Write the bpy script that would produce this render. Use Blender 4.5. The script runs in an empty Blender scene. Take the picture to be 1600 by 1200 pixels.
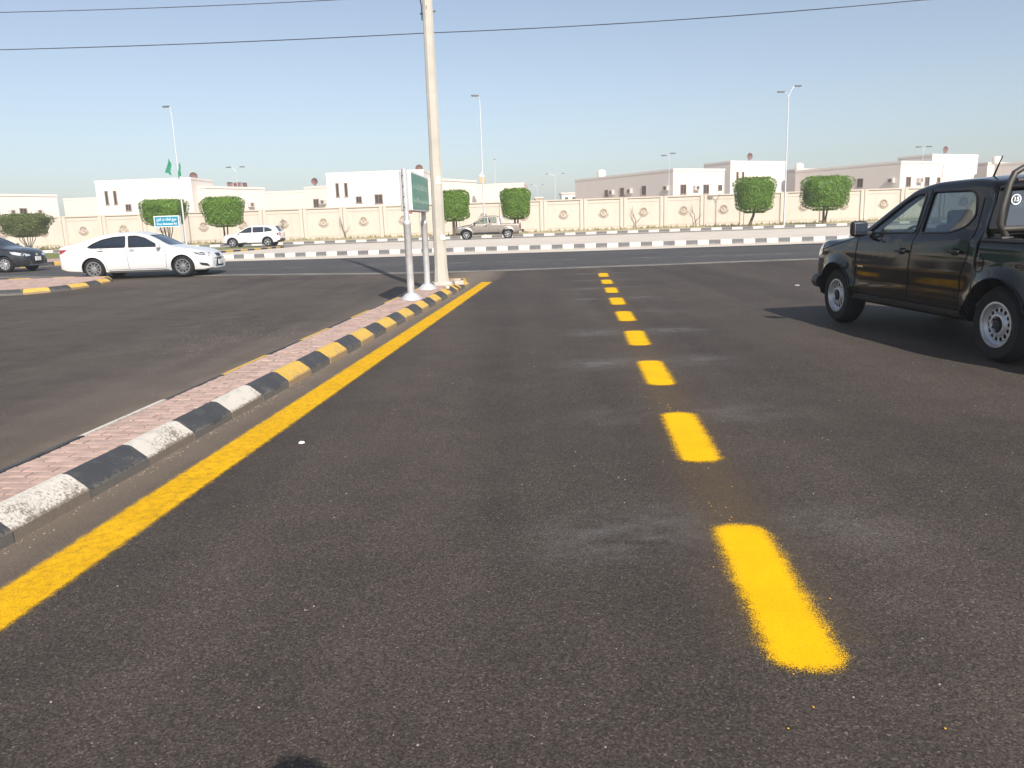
import bpy, bmesh, math, random
from mathutils import Vector, Matrix
from mathutils.bvhtree import BVHTree
random.seed(7)
R = math.radians
SC = bpy.context.scene
COL = SC.collection

# ------------------------------------------------------------------ camera, sky, sun, exposure
H = 1.5
FPX = 1220.0
PITCH = math.atan(253.4 / FPX)
ROLL = math.atan(0.034)
_f = Vector((0, math.cos(PITCH), -math.sin(PITCH)))
_r0 = Vector((1, 0, 0)); _u0 = Vector((0, math.sin(PITCH), math.cos(PITCH)))
_r = _r0 * math.cos(ROLL) - _u0 * math.sin(ROLL)
_u = _r0 * math.sin(ROLL) + _u0 * math.cos(ROLL)
cam_d = bpy.data.cameras.new('camera'); cam = bpy.data.objects.new('camera', cam_d); COL.objects.link(cam)
cam_d.sensor_width = 36.0; cam_d.lens = 36.0 * FPX / 1600.0
cam_d.clip_start = 0.05; cam_d.clip_end = 6000
cam.matrix_world = Matrix(((_r.x, _u.x, -_f.x, 0), (_r.y, _u.y, -_f.y, 0), (_r.z, _u.z, -_f.z, H), (0, 0, 0, 1)))
SC.camera = cam

SUN_EL, SUN_AZ = R(39), R(180 - 19.5)      # azimuth from +Y towards +X: behind the camera, to the right
world = bpy.data.worlds.new('World'); SC.world = world; world.use_nodes = True
wn = world.node_tree.nodes; wl = world.node_tree.links
bg = wn['Background']
sky = wn.new('ShaderNodeTexSky'); sky.sky_type = 'NISHITA'; sky.sun_disc = False
sky.sun_elevation = SUN_EL; sky.sun_rotation = SUN_AZ
sky.air_density = 1.0; sky.dust_density = 1.2; sky.ozone_density = 2.6; sky.altitude = 0
hz = wn.new('ShaderNodeHueSaturation'); hz.inputs['Saturation'].default_value = 0.74      # dusty Gulf air: the whole sky a paler blue
wl.new(sky.outputs[0], hz.inputs['Color']); wl.new(hz.outputs[0], bg.inputs[0]); bg.inputs[1].default_value = 0.096
sun_d = bpy.data.lights.new('sun', 'SUN'); sun_d.energy = 4.2; sun_d.angle = R(0.6); sun_d.color = (1.0, 0.945, 0.87)
sun = bpy.data.objects.new('sun', sun_d); COL.objects.link(sun)
sdir = Vector((math.sin(SUN_AZ) * math.cos(SUN_EL), math.cos(SUN_AZ) * math.cos(SUN_EL), math.sin(SUN_EL)))
sun.rotation_euler = sdir.to_track_quat('Z', 'Y').to_euler(); sun.location = (20, -40, 40)
SC.view_settings.view_transform = 'Standard'; SC.view_settings.look = 'None'
SC.view_settings.exposure = 0.5; SC.view_settings.gamma = 1.0
SC.cycles.max_bounces = 6; SC.cycles.transparent_max_bounces = 16

def at(x, y, Y):
    """world point at depth Y on the sight line through photo pixel (x, y)"""
    d = _f + _r * ((x - 800) / FPX) - _u * ((y - 600) / FPX)
    return Vector((0, 0, H)) + d * (Y / d.y)

S = 1.5 / 1.3                       # scale of the near survey
def gz(y):
    """road level: flat here, rising 0.2 m towards the crossing street"""
    t = min(1, max(0, (y - 20.5) / 10.5)); return 0.2 * t * t * (3 - 2 * t)
def T(x, y):
    k = S
    for _ in range(30): k = (1.5 - gz(y * k)) / 1.3
    return (x * k, y * k)
FZ = 0.2                            # level of everything beyond the crossing street

# ------------------------------------------------------------------ materials
def nt(name):
    m = bpy.data.materials.new(name); m.use_nodes = True
    return m, m.node_tree.nodes, m.node_tree.links, m.node_tree.nodes['Principled BSDF']

def setp(b, **k):
    for n, v in k.items():
        b.inputs[n.replace('_', ' ')].default_value = v

def noise(N, L, co, scale, detail=4, rough=0.55):
    n = N.new('ShaderNodeTexNoise'); n.inputs['Scale'].default_value = scale
    n.inputs['Detail'].default_value = detail; n.inputs['Roughness'].default_value = rough
    if co: L.new(co, n.inputs['Vector'])
    return n.outputs['Fac']

def ramp(N, L, fac, stops):
    r = N.new('ShaderNodeValToRGB'); L.new(fac, r.inputs[0])
    e = r.color_ramp.elements
    while len(e) < len(stops): e.new(0.5)
    for i, (p, c) in enumerate(stops):
        e[i].position = p; e[i].color = (c[0], c[1], c[2], 1) if isinstance(c, tuple) else (c, c, c, 1)
    return r.outputs[0]

def mixc(N, L, fac, a, b, mode='MIX'):
    m = N.new('ShaderNodeMix'); m.data_type = 'RGBA'; m.blend_type = mode
    for s, v in ((0, fac), (6, a), (7, b)):
        if isinstance(v, (int, float)): m.inputs[s].default_value = v
        elif isinstance(v, tuple): m.inputs[s].default_value = (v[0], v[1], v[2], 1)
        else: L.new(v, m.inputs[s])
    return m.outputs[2]

def mth(N, L, op, a, b=None, c=None, clamp=False):
    m = N.new('ShaderNodeMath'); m.operation = op; m.use_clamp = clamp
    for i, v in enumerate((a, b, c)):
        if v is None: continue
        if isinstance(v, (int, float)): m.inputs[i].default_value = v
        else: L.new(v, m.inputs[i])
    return m.outputs[0]

def bump(N, L, b, h, strength=0.3, dist=0.01):
    n = N.new('ShaderNodeBump'); n.inputs['Strength'].default_value = strength; n.inputs['Distance'].default_value = dist
    L.new(h, n.inputs['Height']); L.new(n.outputs[0], b.inputs['Normal'])

def coords(N, L, kind='Object', rnd=False):
    tc = N.new('ShaderNodeTexCoord'); co = tc.outputs[kind]
    if rnd:
        oi = N.new('ShaderNodeObjectInfo'); s = N.new('ShaderNodeVectorMath'); s.operation = 'SCALE'
        cmb = N.new('ShaderNodeCombineXYZ')
        for i, k in enumerate((37.0, 91.0, 53.0)):
            L.new(mth(N, L, 'MULTIPLY', oi.outputs['Random'], k), cmb.inputs[i])
        a = N.new('ShaderNodeVectorMath'); a.operation = 'ADD'; L.new(co, a.inputs[0]); L.new(cmb.outputs[0], a.inputs[1])
        co = a.outputs[0]
    return co

def simple(name, col, rough=0.6, metal=0.0, var=0.15, scale=3.0, spec=0.5, rnd=True, bmp=0.0, bscale=40, coat=0.0):
    """plain paint/stone/metal with a little tonal variation"""
    m, N, L, b = nt(name)
    co = coords(N, L, 'Object', rnd)
    f = noise(N, L, co, scale, 5)
    d = tuple(max(0, c * (1 - var)) for c in col); l = tuple(min(1, c * (1 + var)) for c in col)
    L.new(ramp(N, L, f, [(0.3, d), (0.7, l)]), b.inputs['Base Color'])
    setp(b, Roughness=rough, Metallic=metal); b.inputs['Specular IOR Level'].default_value = spec
    if coat: b.inputs['Coat Weight'].default_value = coat; b.inputs['Coat Roughness'].default_value = 0.04
    if bmp: bump(N, L, b, noise(N, L, co, bscale, 4), bmp, 0.01)
    return m

M = {}
LANE = 0.0845                       # lanes run at this slope dx/dy
def asphalt(name, dark, light, lane=True):
    m, N, L, b = nt(name)
    co = coords(N, L)
    sx = N.new('ShaderNodeSeparateXYZ'); L.new(co, sx.inputs[0]); X, Y = sx.outputs[0], sx.outputs[1]
    big = noise(N, L, co, 0.35, 4); mid = noise(N, L, co, 2.2, 5)
    mp = N.new('ShaderNodeMapping'); mp.inputs['Rotation'].default_value = (0, 0, math.atan(LANE) if lane else 0)
    mp.inputs['Scale'].default_value = (0.9, 0.05, 1) if lane else (0.05, 1.3, 1); L.new(co, mp.inputs[0])
    streak = noise(N, L, mp.outputs[0], 1.0, 3)
    fine = noise(N, L, co, 140, 3, 0.7)
    vo = N.new('ShaderNodeTexVoronoi'); vo.inputs['Scale'].default_value = 150; L.new(co, vo.inputs['Vector'])
    v2 = N.new('ShaderNodeTexVoronoi'); v2.inputs['Scale'].default_value = 75; L.new(co, v2.inputs['Vector'])
    s = mth(N, L, 'ADD', mth(N, L, 'MULTIPLY', big, 0.4), mth(N, L, 'ADD', mth(N, L, 'MULTIPLY', mid, 0.3), mth(N, L, 'MULTIPLY', streak, 0.3)))
    base = ramp(N, L, s, [(0.36, dark), (0.64, light)])
    # aggregate: every stone its own grey, binder dark between
    sc1 = N.new('ShaderNodeSeparateColor'); L.new(vo.outputs['Color'], sc1.inputs[0])
    g = ramp(N, L, sc1.outputs[0], [(0.0, 0.42), (0.5, 0.9), (0.9, 1.4), (1.0, 2.3)])
    base = mixc(N, L, 0.9, base, g, 'MULTIPLY')
    pit = ramp(N, L, fine, [(0.33, 0.45), (0.52, 1.0)])
    base = mixc(N, L, 0.75, base, pit, 'MULTIPLY')
    # pale stone chips
    sc2 = N.new('ShaderNodeSeparateColor'); L.new(v2.outputs['Color'], sc2.inputs[0])
    chip = mth(N, L, 'MULTIPLY', mth(N, L, 'GREATER_THAN', sc2.outputs[1], 0.988), mth(N, L, 'LESS_THAN', v2.outputs['Distance'], 0.34))
    base = mixc(N, L, mth(N, L, 'MULTIPLY', chip, 0.4), base, (0.34, 0.31, 0.27))
    if lane:
        # sand swept against the kerb of the narrow island (both sides), ragged
        e = mth(N, L, 'SUBTRACT', X, mth(N, L, 'MULTIPLY_ADD', Y, 0.1018, -2.92))
        rag = mth(N, L, 'MULTIPLY', mid, 0.5)
        d1 = mth(N, L, 'SUBTRACT', 1.0, mth(N, L, 'DIVIDE', mth(N, L, 'ABSOLUTE', mth(N, L, 'ADD', e, 0.33)), mth(N, L, 'ADD', 0.60, rag)), clamp=True)
        sand = mth(N, L, 'MULTIPLY', mth(N, L, 'POWER', d1, 0.6), ramp(N, L, fine, [(0.3, 0.35), (0.6, 1.0)]))
        base = mixc(N, L, mth(N, L, 'MULTIPLY', sand, 0.9), base, (0.25, 0.195, 0.145))
        # wide tyre-swept bands of dust in the left carriageway
        lf = mth(N, L, 'LESS_THAN', e, -0.5)
        dust = mth(N, L, 'MULTIPLY', lf, ramp(N, L, mth(N, L, 'MULTIPLY', mth(N, L, 'ADD', big, mid), 0.5), [(0.36, 0.15), (0.62, 1.0)]))
        base = mixc(N, L, mth(N, L, 'MULTIPLY', dust, 0.22), base, (0.155, 0.125, 0.10))
        # sand fanned out over the left carriageway beside the island
        fan = mth(N, L, 'EXPONENT', mth(N, L, 'MULTIPLY', mth(N, L, 'POWER', mth(N, L, 'DIVIDE', mth(N, L, 'ADD', e, 1.0), 0.95), 2.0), -1.0))
        fan = mth(N, L, 'MULTIPLY', mth(N, L, 'MULTIPLY', fan, lf), ramp(N, L, mth(N, L, 'MULTIPLY', mth(N, L, 'ADD', big, streak), 0.5), [(0.34, 0.25), (0.6, 1.0)]))
        base = mixc(N, L, mth(N, L, 'MULTIPLY', fan, 0.4), base, (0.21, 0.165, 0.125))
        base = mixc(N, L, 1.0, base, ramp(N, L, streak, [(0.35, 0.86), (0.65, 1.08)]), 'MULTIPLY')
        # pale bead overspray either side of each dash's far end
        lat = mth(N, L, 'SUBTRACT', X, mth(N, L, 'MULTIPLY_ADD', Y, LANE, 0.775))
        ph = mth(N, L, 'SUBTRACT', mth(N, L, 'FRACT', mth(N, L, 'DIVIDE', mth(N, L, 'SUBTRACT', Y, 2.50), 2.285)), 0.5)
        a1 = mth(N, L, 'EXPONENT', mth(N, L, 'MULTIPLY', mth(N, L, 'POWER', mth(N, L, 'DIVIDE', mth(N, L, 'ADD', ph, mth(N, L, 'MULTIPLY', mth(N, L, 'ABSOLUTE', lat), 0.06)), 0.12), 2.0), -1.0))
        l2 = mth(N, L, 'SUBTRACT', mth(N, L, 'ABSOLUTE', lat), 0.50)
        a2 = mth(N, L, 'EXPONENT', mth(N, L, 'MULTIPLY', mth(N, L, 'POWER', mth(N, L, 'DIVIDE', l2, 0.40), 2.0), -1.0))
        rng = mth(N, L, 'MULTIPLY', mth(N, L, 'GREATER_THAN', Y, 2.5), mth(N, L, 'LESS_THAN', Y, 22.9))
        mp2 = N.new('ShaderNodeMapping'); mp2.inputs['Scale'].default_value = (1.0, 1.8, 1); L.new(co, mp2.inputs[0])
        wnz = N.new('ShaderNodeTexWhiteNoise'); wnz.noise_dimensions = '1D'
        L.new(mth(N, L, 'ADD', mth(N, L, 'FLOOR', mth(N, L, 'DIVIDE', mth(N, L, 'SUBTRACT', Y, 2.5), 2.285)), mth(N, L, 'MULTIPLY', mth(N, L, 'GREATER_THAN', lat, 0.0), 40.0)), wnz.inputs['W'])
        a1 = mth(N, L, 'MULTIPLY', a1, mth(N, L, 'MULTIPLY_ADD', wnz.outputs['Value'], 1.1, 0.25))
        bead = mth(N, L, 'MULTIPLY', mth(N, L, 'MULTIPLY', a1, a2), mth(N, L, 'MULTIPLY', rng, ramp(N, L, noise(N, L, mp2.outputs[0], 2.6, 5, 0.7), [(0.38, 0.0), (0.68, 1.0)])))
        bead = mth(N, L, 'MULTIPLY', bead, ramp(N, L, noise(N, L, co, 160, 2), [(0.42, 0.1), (0.62, 1.0)]))
        base = mixc(N, L, mth(N, L, 'MULTIPLY', bead, 0.5, clamp=True), base, (0.36, 0.36, 0.36))
        # brown-yellow paint mist along the dash line
        a3 = mth(N, L, 'EXPONENT', mth(N, L, 'MULTIPLY', mth(N, L, 'POWER', mth(N, L, 'DIVIDE', lat, 0.2), 2.0), -1.0))
        base = mixc(N, L, mth(N, L, 'MULTIPLY', mth(N, L, 'MULTIPLY', a3, rng), 0.3), base, (0.14, 0.085, 0.03))
    L.new(base, b.inputs['Base Color'])
    setp(b, Roughness=0.78); b.inputs['Specular IOR Level'].default_value = 0.35
    hgt = mth(N, L, 'ADD', mth(N, L, 'MULTIPLY', vo.outputs['Distance'], -0.6), fine)
    bump(N, L, b, hgt, 0.35, 0.005)
    return m
M['asphalt'] = asphalt('asphalt_new', (0.050, 0.0385, 0.0305), (0.084, 0.0655, 0.0525))
M['asphalt_old'] = asphalt('asphalt_old', (0.058, 0.055, 0.055), (0.092, 0.086, 0.084), lane=False)
M['asphalt_pale'] = asphalt('asphalt_pale', (0.21, 0.185, 0.16), (0.30, 0.265, 0.23), lane=False)

def groundmat(name, stops, scale=0.8, bmp=0.4):
    m, N, L, b = nt(name); co = coords(N, L)
    f = mth(N, L, 'ADD', mth(N, L, 'MULTIPLY', noise(N, L, co, scale, 6, 0.6), 0.6), mth(N, L, 'MULTIPLY', noise(N, L, co, 14, 5, 0.7), 0.4))
    L.new(ramp(N, L, f, stops), b.inputs['Base Color']); setp(b, Roughness=0.95)
    b.inputs['Specular IOR Level'].default_value = 0.15
    bump(N, L, b, noise(N, L, co, 30, 5, 0.7), bmp, 0.03)
    return m
M['sand'] = groundmat('sand', [(0.3, (0.40, 0.32, 0.24)), (0.5, (0.50, 0.41, 0.32)), (0.72, (0.56, 0.47, 0.38))])
M['concrete_strip'] = groundmat('concrete_strip', [(0.3, (0.47, 0.41, 0.345)), (0.5, (0.60, 0.53, 0.455)), (0.75, (0.66, 0.60, 0.52))])
M['soil'] = groundmat('verge_soil', [(0.25, (0.30, 0.27, 0.13)), (0.5, (0.46, 0.38, 0.24)), (0.75, (0.55, 0.46, 0.33))], 1.5)
M['lawn'] = groundmat('lawn', [(0.25, (0.10, 0.14, 0.04)), (0.5, (0.19, 0.22, 0.07)), (0.75, (0.30, 0.28, 0.12))], 1.5)

def worn_paint(name, col, under=(0.30, 0.26, 0.22), amount=0.5, mark=(0.1, 0.09, 0.08)):
    m, N, L, b = nt(name); co = coords(N, L, 'Object', True)
    sx = N.new('ShaderNodeSeparateXYZ'); tc = N.new('ShaderNodeTexCoord'); L.new(tc.outputs['Object'], sx.inputs[0])
    f1 = noise(N, L, co, 55, 6, 0.8); f2 = noise(N, L, co, 3.5, 4)
    # paint chips most on the driven-against foot; white stones also carry painted shade there
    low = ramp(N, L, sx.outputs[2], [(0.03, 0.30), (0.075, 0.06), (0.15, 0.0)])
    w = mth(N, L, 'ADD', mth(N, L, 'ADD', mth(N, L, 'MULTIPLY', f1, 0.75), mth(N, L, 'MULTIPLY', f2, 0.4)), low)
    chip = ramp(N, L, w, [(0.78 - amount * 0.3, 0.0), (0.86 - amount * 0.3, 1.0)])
    var = mixc(N, L, f2, tuple(c * 0.75 for c in col), col)
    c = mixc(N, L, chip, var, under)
    L.new(mixc(N, L, mth(N, L, 'MULTIPLY', ramp(N, L, noise(N, L, co, 9, 5), [(0.52, 0.0), (0.8, 1.0)]), 0.35), c, mark), b.inputs['Base Color'])
    setp(b, Roughness=0.7); b.inputs['Specular IOR Level'].default_value = 0.35
    bump(N, L, b, mth(N, L, 'ADD', f1, mth(N, L, 'MULTIPLY', chip, -0.4)), 0.5, 0.01)
    return m
M['kerb_white'] = worn_paint('kerb_white_paint', (0.70, 0.65, 0.57), (0.21, 0.17, 0.135), 0.46)  # bare tone darkened so the lower face carries its shade in colour
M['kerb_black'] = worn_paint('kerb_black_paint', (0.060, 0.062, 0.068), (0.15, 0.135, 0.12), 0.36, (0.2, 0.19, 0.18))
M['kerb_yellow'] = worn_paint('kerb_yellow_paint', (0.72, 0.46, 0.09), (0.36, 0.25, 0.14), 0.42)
M['kerb_far_white'] = worn_paint('kerb_far_white', (0.80, 0.77, 0.71), (0.55, 0.5, 0.44), 0.3)
M['kerb_far_black'] = worn_paint('kerb_far_grey', (0.17, 0.165, 0.165), (0.3, 0.28, 0.26), 0.3, (0.3, 0.28, 0.26))
M['brick'] = simple('paving_brick', (0.43, 0.30, 0.25), 0.85, var=0.25, scale=5, bmp=0.5, bscale=60)
M['brick_joint'] = simple('brick_joint_sand', (0.13, 0.095, 0.075), 0.95, rnd=False, scale=20, var=0.4)

def road_paint(name, hx, hy, rad, fuzz):
    """sprayed yellow paint: solid inside, breaking into speckle at the edge"""
    m, N, L, b = nt(name)
    tc = N.new('ShaderNodeTexCoord'); co = tc.outputs['Object']; cw = coords(N, L, 'Object', True)
    sx = N.new('ShaderNodeSeparateXYZ'); L.new(co, sx.inputs[0])
    ax = mth(N, L, 'SUBTRACT', mth(N, L, 'ABSOLUTE', sx.outputs[0]), hx - rad)
    ay = mth(N, L, 'SUBTRACT', mth(N, L, 'ABSOLUTE', sx.outputs[1]), hy - rad)
    mx = mth(N, L, 'MAXIMUM', ax, 0.0); my = mth(N, L, 'MAXIMUM', ay, 0.0)
    d = mth(N, L, 'SQRT', mth(N, L, 'ADD', mth(N, L, 'MULTIPLY', mx, mx), mth(N, L, 'MULTIPLY', my, my)))
    d = mth(N, L, 'DIVIDE', mth(N, L, 'SUBTRACT', d, rad), fuzz)              # 0 at the nominal edge, 1 at the last speck
    sp = noise(N, L, cw, 260, 2, 0.8)
    sp2 = noise(N, L, cw, 20, 3)
    thr = mth(N, L, 'ADD', mth(N, L, 'MULTIPLY', mth(N, L, 'SUBTRACT', sp, 0.5), 5.5), mth(N, L, 'MULTIPLY', mth(N, L, 'SUBTRACT', sp2, 0.5), 1.2))
    al = mth(N, L, 'LESS_THAN', d, mth(N, L, 'ADD', thr, 0.05))
    fine = noise(N, L, cw, 90, 4, 0.75)
    edge = mth(N, L, 'MULTIPLY_ADD', d, 0.35, 0.75, clamp=True)
    c = mixc(N, L, ramp(N, L, fine, [(0.35, 0.0), (0.65, 1.0)]), (0.79, 0.405, 0.002), (0.89, 0.505, 0.004))
    c = mixc(N, L, mth(N, L, 'MULTIPLY', mth(N, L, 'POWER', edge, 4.0), 0.35), c, (0.86, 0.60, 0.10))
    c = mixc(N, L, 1.0, c, ramp(N, L, noise(N, L, cw, 210, 2, 0.7), [(0.33, 0.78), (0.44, 1.0)]), 'MULTIPLY')
    c = mixc(N, L, 1.0, c, ramp(N, L, noise(N, L, cw, 4, 4), [(0.35, 0.90), (0.6, 1.0)]), 'MULTIPLY')
    L.new(c, b.inputs['Base Color']); setp(b, Roughness=0.8); b.inputs['Specular IOR Level'].default_value = 0.12
    bump(N, L, b, fine, 0.22, 0.004)
    tr = N.new('ShaderNodeBsdfTransparent'); ms = N.new('ShaderNodeMixShader')
    L.new(al, ms.inputs[0]); L.new(tr.outputs[0], ms.inputs[1]); L.new(b.outputs[0], ms.inputs[2])
    L.new(ms.outputs[0], N['Material Output'].inputs['Surface'])
    return m

def carpaint(name, col, metal=0.0, rough=0.3, flake=0.1, coat=0.8, spec=0.5):
    m, N, L, b = nt(name); co = coords(N, L)
    f = noise(N, L, co, 2.5, 4)
    L.new(mixc(N, L, f, tuple(c * (1 - flake) for c in col), tuple(min(1, c * (1 + flake)) for c in col)), b.inputs['Base Color'])
    setp(b, Roughness=rough, Metallic=metal); b.inputs['Coat Weight'].default_value = coat; b.inputs['Specular IOR Level'].default_value = spec; b.inputs['Coat Roughness'].default_value = 0.05
    L.new(ramp(N, L, noise(N, L, co, 6, 4), [(0.35, rough * 0.8), (0.75, rough * 1.5)]), b.inputs['Roughness'])
    return m

def glass(name, tint, refl=0.10):
    m, N, L, b = nt(name); N.remove(b)
    tr = N.new('ShaderNodeBsdfTransparent'); tr.inputs[0].default_value = (*tint, 1)
    gl = N.new('ShaderNodeBsdfGlossy'); gl.inputs['Roughness'].default_value = 0.03; gl.inputs[0].default_value = (0.9, 0.95, 1, 1)
    fr = N.new('ShaderNodeLayerWeight'); fr.inputs[0].default_value = 0.5
    ms = N.new('ShaderNodeMixShader')
    L.new(mth(N, L, 'MULTIPLY_ADD', mth(N, L, 'POWER', fr.outputs['Facing'], 3.5), 0.8, refl, clamp=True), ms.inputs[0])
    L.new(tr.outputs[0], ms.inputs[1]); L.new(gl.outputs[0], ms.inputs[2]); L.new(ms.outputs[0], N['Material Output'].inputs['Surface'])
    return m
M['glass_clear'] = glass('glass_clear', (0.62, 0.70, 0.68), 0.04)
M['glass_tint'] = glass('glass_tint', (0.16, 0.20, 0.22), 0.10)
M['glass_dark'] = glass('glass_dark', (0.05, 0.07, 0.08), 0.17)
M['rubber'] = simple('tyre_rubber', (0.012, 0.012, 0.012), 0.85, var=0.3, bmp=0.2)
M['trim'] = simple('black_trim', (0.02, 0.02, 0.022), 0.55, var=0.3)
M['seam'] = simple('panel_gap', (0.008, 0.008, 0.009), 0.9)
M['interior'] = simple('car_interior', (0.05, 0.05, 0.055), 0.8)
M['seat'] = simple('seat_cloth', (0.07, 0.07, 0.075), 0.9, bmp=0.2)
M['steel_rim'] = simple('silver_steel', (0.56, 0.57, 0.58), 0.38, 0.6, var=0.15, scale=12)
M['alloy'] = simple('alloy', (0.62, 0.62, 0.63), 0.3, 0.7)
M['alloy_mid'] = simple('alloy_mid_grey', (0.36, 0.36, 0.37), 0.3, 0.6)  # even mid grey for the white saloon's rims
M['alloy_dark'] = simple('alloy_grey', (0.20, 0.20, 0.21), 0.35, 0.6)
M['chrome'] = simple('chrome', (0.75, 0.75, 0.76), 0.12, 1.0, var=0.03)
M['lamp_red'] = simple('tail_lamp_red', (0.30, 0.012, 0.02), 0.15, coat=1.0)
M['lamp_clear'] = simple('headlamp_lens', (0.62, 0.65, 0.68), 0.08, 0.35, coat=1.0)
M['lamp_smoke'] = simple('headlamp_dark', (0.10, 0.11, 0.12), 0.1, 0.3, coat=1.0)
M['plate'] = simple('number_plate', (0.72, 0.72, 0.70), 0.5)
M['paint_black'] = carpaint('paint_black_brown', (0.006, 0.005, 0.0043), 0.0, 0.075, 0.1, 0.0, 0.45)
M['paint_white'] = carpaint('paint_pearl_white', (0.70, 0.69, 0.68), 0.0, 0.35, 0.02)
M['paint_grey'] = carpaint('paint_dark_grey', (0.035, 0.04, 0.045), 0.5, 0.3)
M['paint_beige'] = carpaint('paint_bronze_beige', (0.30, 0.255, 0.215), 0.55, 0.36)
M['galv'] = simple('galvanised_steel', (0.62, 0.62, 0.62), 0.42, 0.35, var=0.12, scale=8)
M['lamp_metal'] = simple('lamp_post_paint', (0.60, 0.61, 0.62), 0.45, 0.4, var=0.08)
M['lamp_head'] = simple('lamp_head_grey', (0.13, 0.14, 0.15), 0.5)
M['pole_conc'] = simple('pole_concrete', (0.49, 0.455, 0.39), 0.85, var=0.12, scale=2.2, bmp=0.3, bscale=25)
M['steel_dark'] = simple('weathered_steel', (0.075, 0.068, 0.062), 0.5, 0.5)
M['wire'] = simple('cable', (0.045, 0.05, 0.06), 0.6)
M['sign_green'] = simple('sign_green_sheet', (0.07, 0.26, 0.195), 0.4, var=0.12, scale=4)
M['sign_print'] = simple('sign_pale_print', (0.42, 0.55, 0.48), 0.5)
M['sign_blue'] = simple('sign_blue_sheet', (0.0, 0.23, 0.36), 0.4, var=0.06)
M['white_print'] = simple('white_print', (0.85, 0.86, 0.86), 0.5, var=0.04)
M['alu'] = simple('aluminium_box', (0.58, 0.55, 0.54), 0.5, 0.3, var=0.08)
M['flag'] = simple('flag_green', (0.02, 0.24, 0.13), 0.75, var=0.2)
M['red_paint'] = simple('red_paint', (0.42, 0.10, 0.07), 0.6)
M['dish'] = simple('dish_red_brown', (0.17, 0.09, 0.08), 0.6)
M['gold'] = simple('ochre_stone', (0.52, 0.38, 0.2), 0.7)
M['bark'] = simple('bark', (0.12, 0.088, 0.062), 0.9, var=0.4, scale=12, bmp=0.8, bscale=30)

def plaster(name, col, stain=(0.5, 0.42, 0.32), amt=0.25):
    m, N, L, b = nt(name); co = coords(N, L, 'Object', True)
    mp = N.new('ShaderNodeMapping'); mp.inputs['Scale'].default_value = (1.2, 1.2, 0.18); L.new(co, mp.inputs[0])
    st = ramp(N, L, noise(N, L, mp.outputs[0], 1.3, 6, 0.65), [(0.5, 0.0), (0.78, 1.0)])
    f = noise(N, L, co, 0.5, 5)
    base = mixc(N, L, f, tuple(c * 0.93 for c in col), col)
    L.new(mixc(N, L, mth(N, L, 'MULTIPLY', st, amt), base, stain), b.inputs['Base Color'])
    setp(b, Roughness=0.9); b.inputs['Specular IOR Level'].default_value = 0.2
    bump(N, L, b, noise(N, L, co, 18, 4), 0.15, 0.02)
    return m
M['wall'] = plaster('boundary_wall_plaster', (0.60, 0.535, 0.455), (0.42, 0.35, 0.26), 0.4)
M['wall_trim'] = plaster('boundary_wall_trim', (0.57, 0.50, 0.42), (0.40, 0.33, 0.25), 0.4)
M['relief'] = plaster('emblem_relief', (0.44, 0.37, 0.30), (0.35, 0.27, 0.2), 0.4)
M['house'] = plaster('house_render', (0.77, 0.705, 0.645), (0.6, 0.5, 0.42), 0.15)
M['house_b'] = plaster('house_render_pink', (0.74, 0.635, 0.57), (0.55, 0.45, 0.4), 0.15)
M['win_frame'] = simple('window_frame', (0.30, 0.22, 0.18), 0.6)
M['win_pane'] = simple('window_pane', (0.055, 0.05, 0.05), 0.15)
M['ac'] = simple('ac_casing', (0.55, 0.50, 0.46), 0.6)
M['ac_dark'] = simple('ac_grille', (0.14, 0.12, 0.11), 0.7)

def leafmat(name, a, b_, c):
    m, N, L, b = nt(name); co = coords(N, L)
    g = N.new('ShaderNodeNewGeometry')
    f = mth(N, L, 'ADD', mth(N, L, 'MULTIPLY', g.outputs['Random Per Island'], 0.6), mth(N, L, 'MULTIPLY', noise(N, L, co, 2.5, 4), 0.4))
    L.new(ramp(N, L, f, [(0.15, a), (0.5, b_), (0.85, c)]), b.inputs['Base Color']); setp(b, Roughness=0.5)
    b.inputs['Specular IOR Level'].default_value = 0.35
    tl = N.new('ShaderNodeBsdfTranslucent'); tl.inputs[0].default_value = (b_[0] * 1.6, b_[1] * 1.5, b_[2], 1)
    ms = N.new('ShaderNodeMixShader'); ms.inputs[0].default_value = 0.25
    L.new(b.outputs[0], ms.inputs[1]); L.new(tl.outputs[0], ms.inputs[2]); L.new(ms.outputs[0], N['Material Output'].inputs['Surface'])
    return m
M['leaf'] = leafmat('ficus_leaf', (0.062, 0.13, 0.012), (0.125, 0.235, 0.022), (0.24, 0.36, 0.045))
M['leaf_olive'] = leafmat('olive_leaf', (0.06, 0.085, 0.02), (0.11, 0.14, 0.035), (0.18, 0.20, 0.06))
M['grass'] = leafmat('grass_blade', (0.12, 0.14, 0.03), (0.22, 0.22, 0.06), (0.36, 0.30, 0.12))
M['stone'] = simple('stone_chip', (0.30, 0.26, 0.215), 0.8, var=0.4, scale=60, rnd=False)
M['white_bit'] = simple('white_plastic', (0.85, 0.86, 0.86), 0.4)
M['skin'] = simple('skin', (0.32, 0.17, 0.11), 0.6)
M['shirt'] = simple('shirt', (0.25, 0.28, 0.33), 0.85)
M['hair'] = simple('hair', (0.015, 0.012, 0.01), 0.7)

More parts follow.
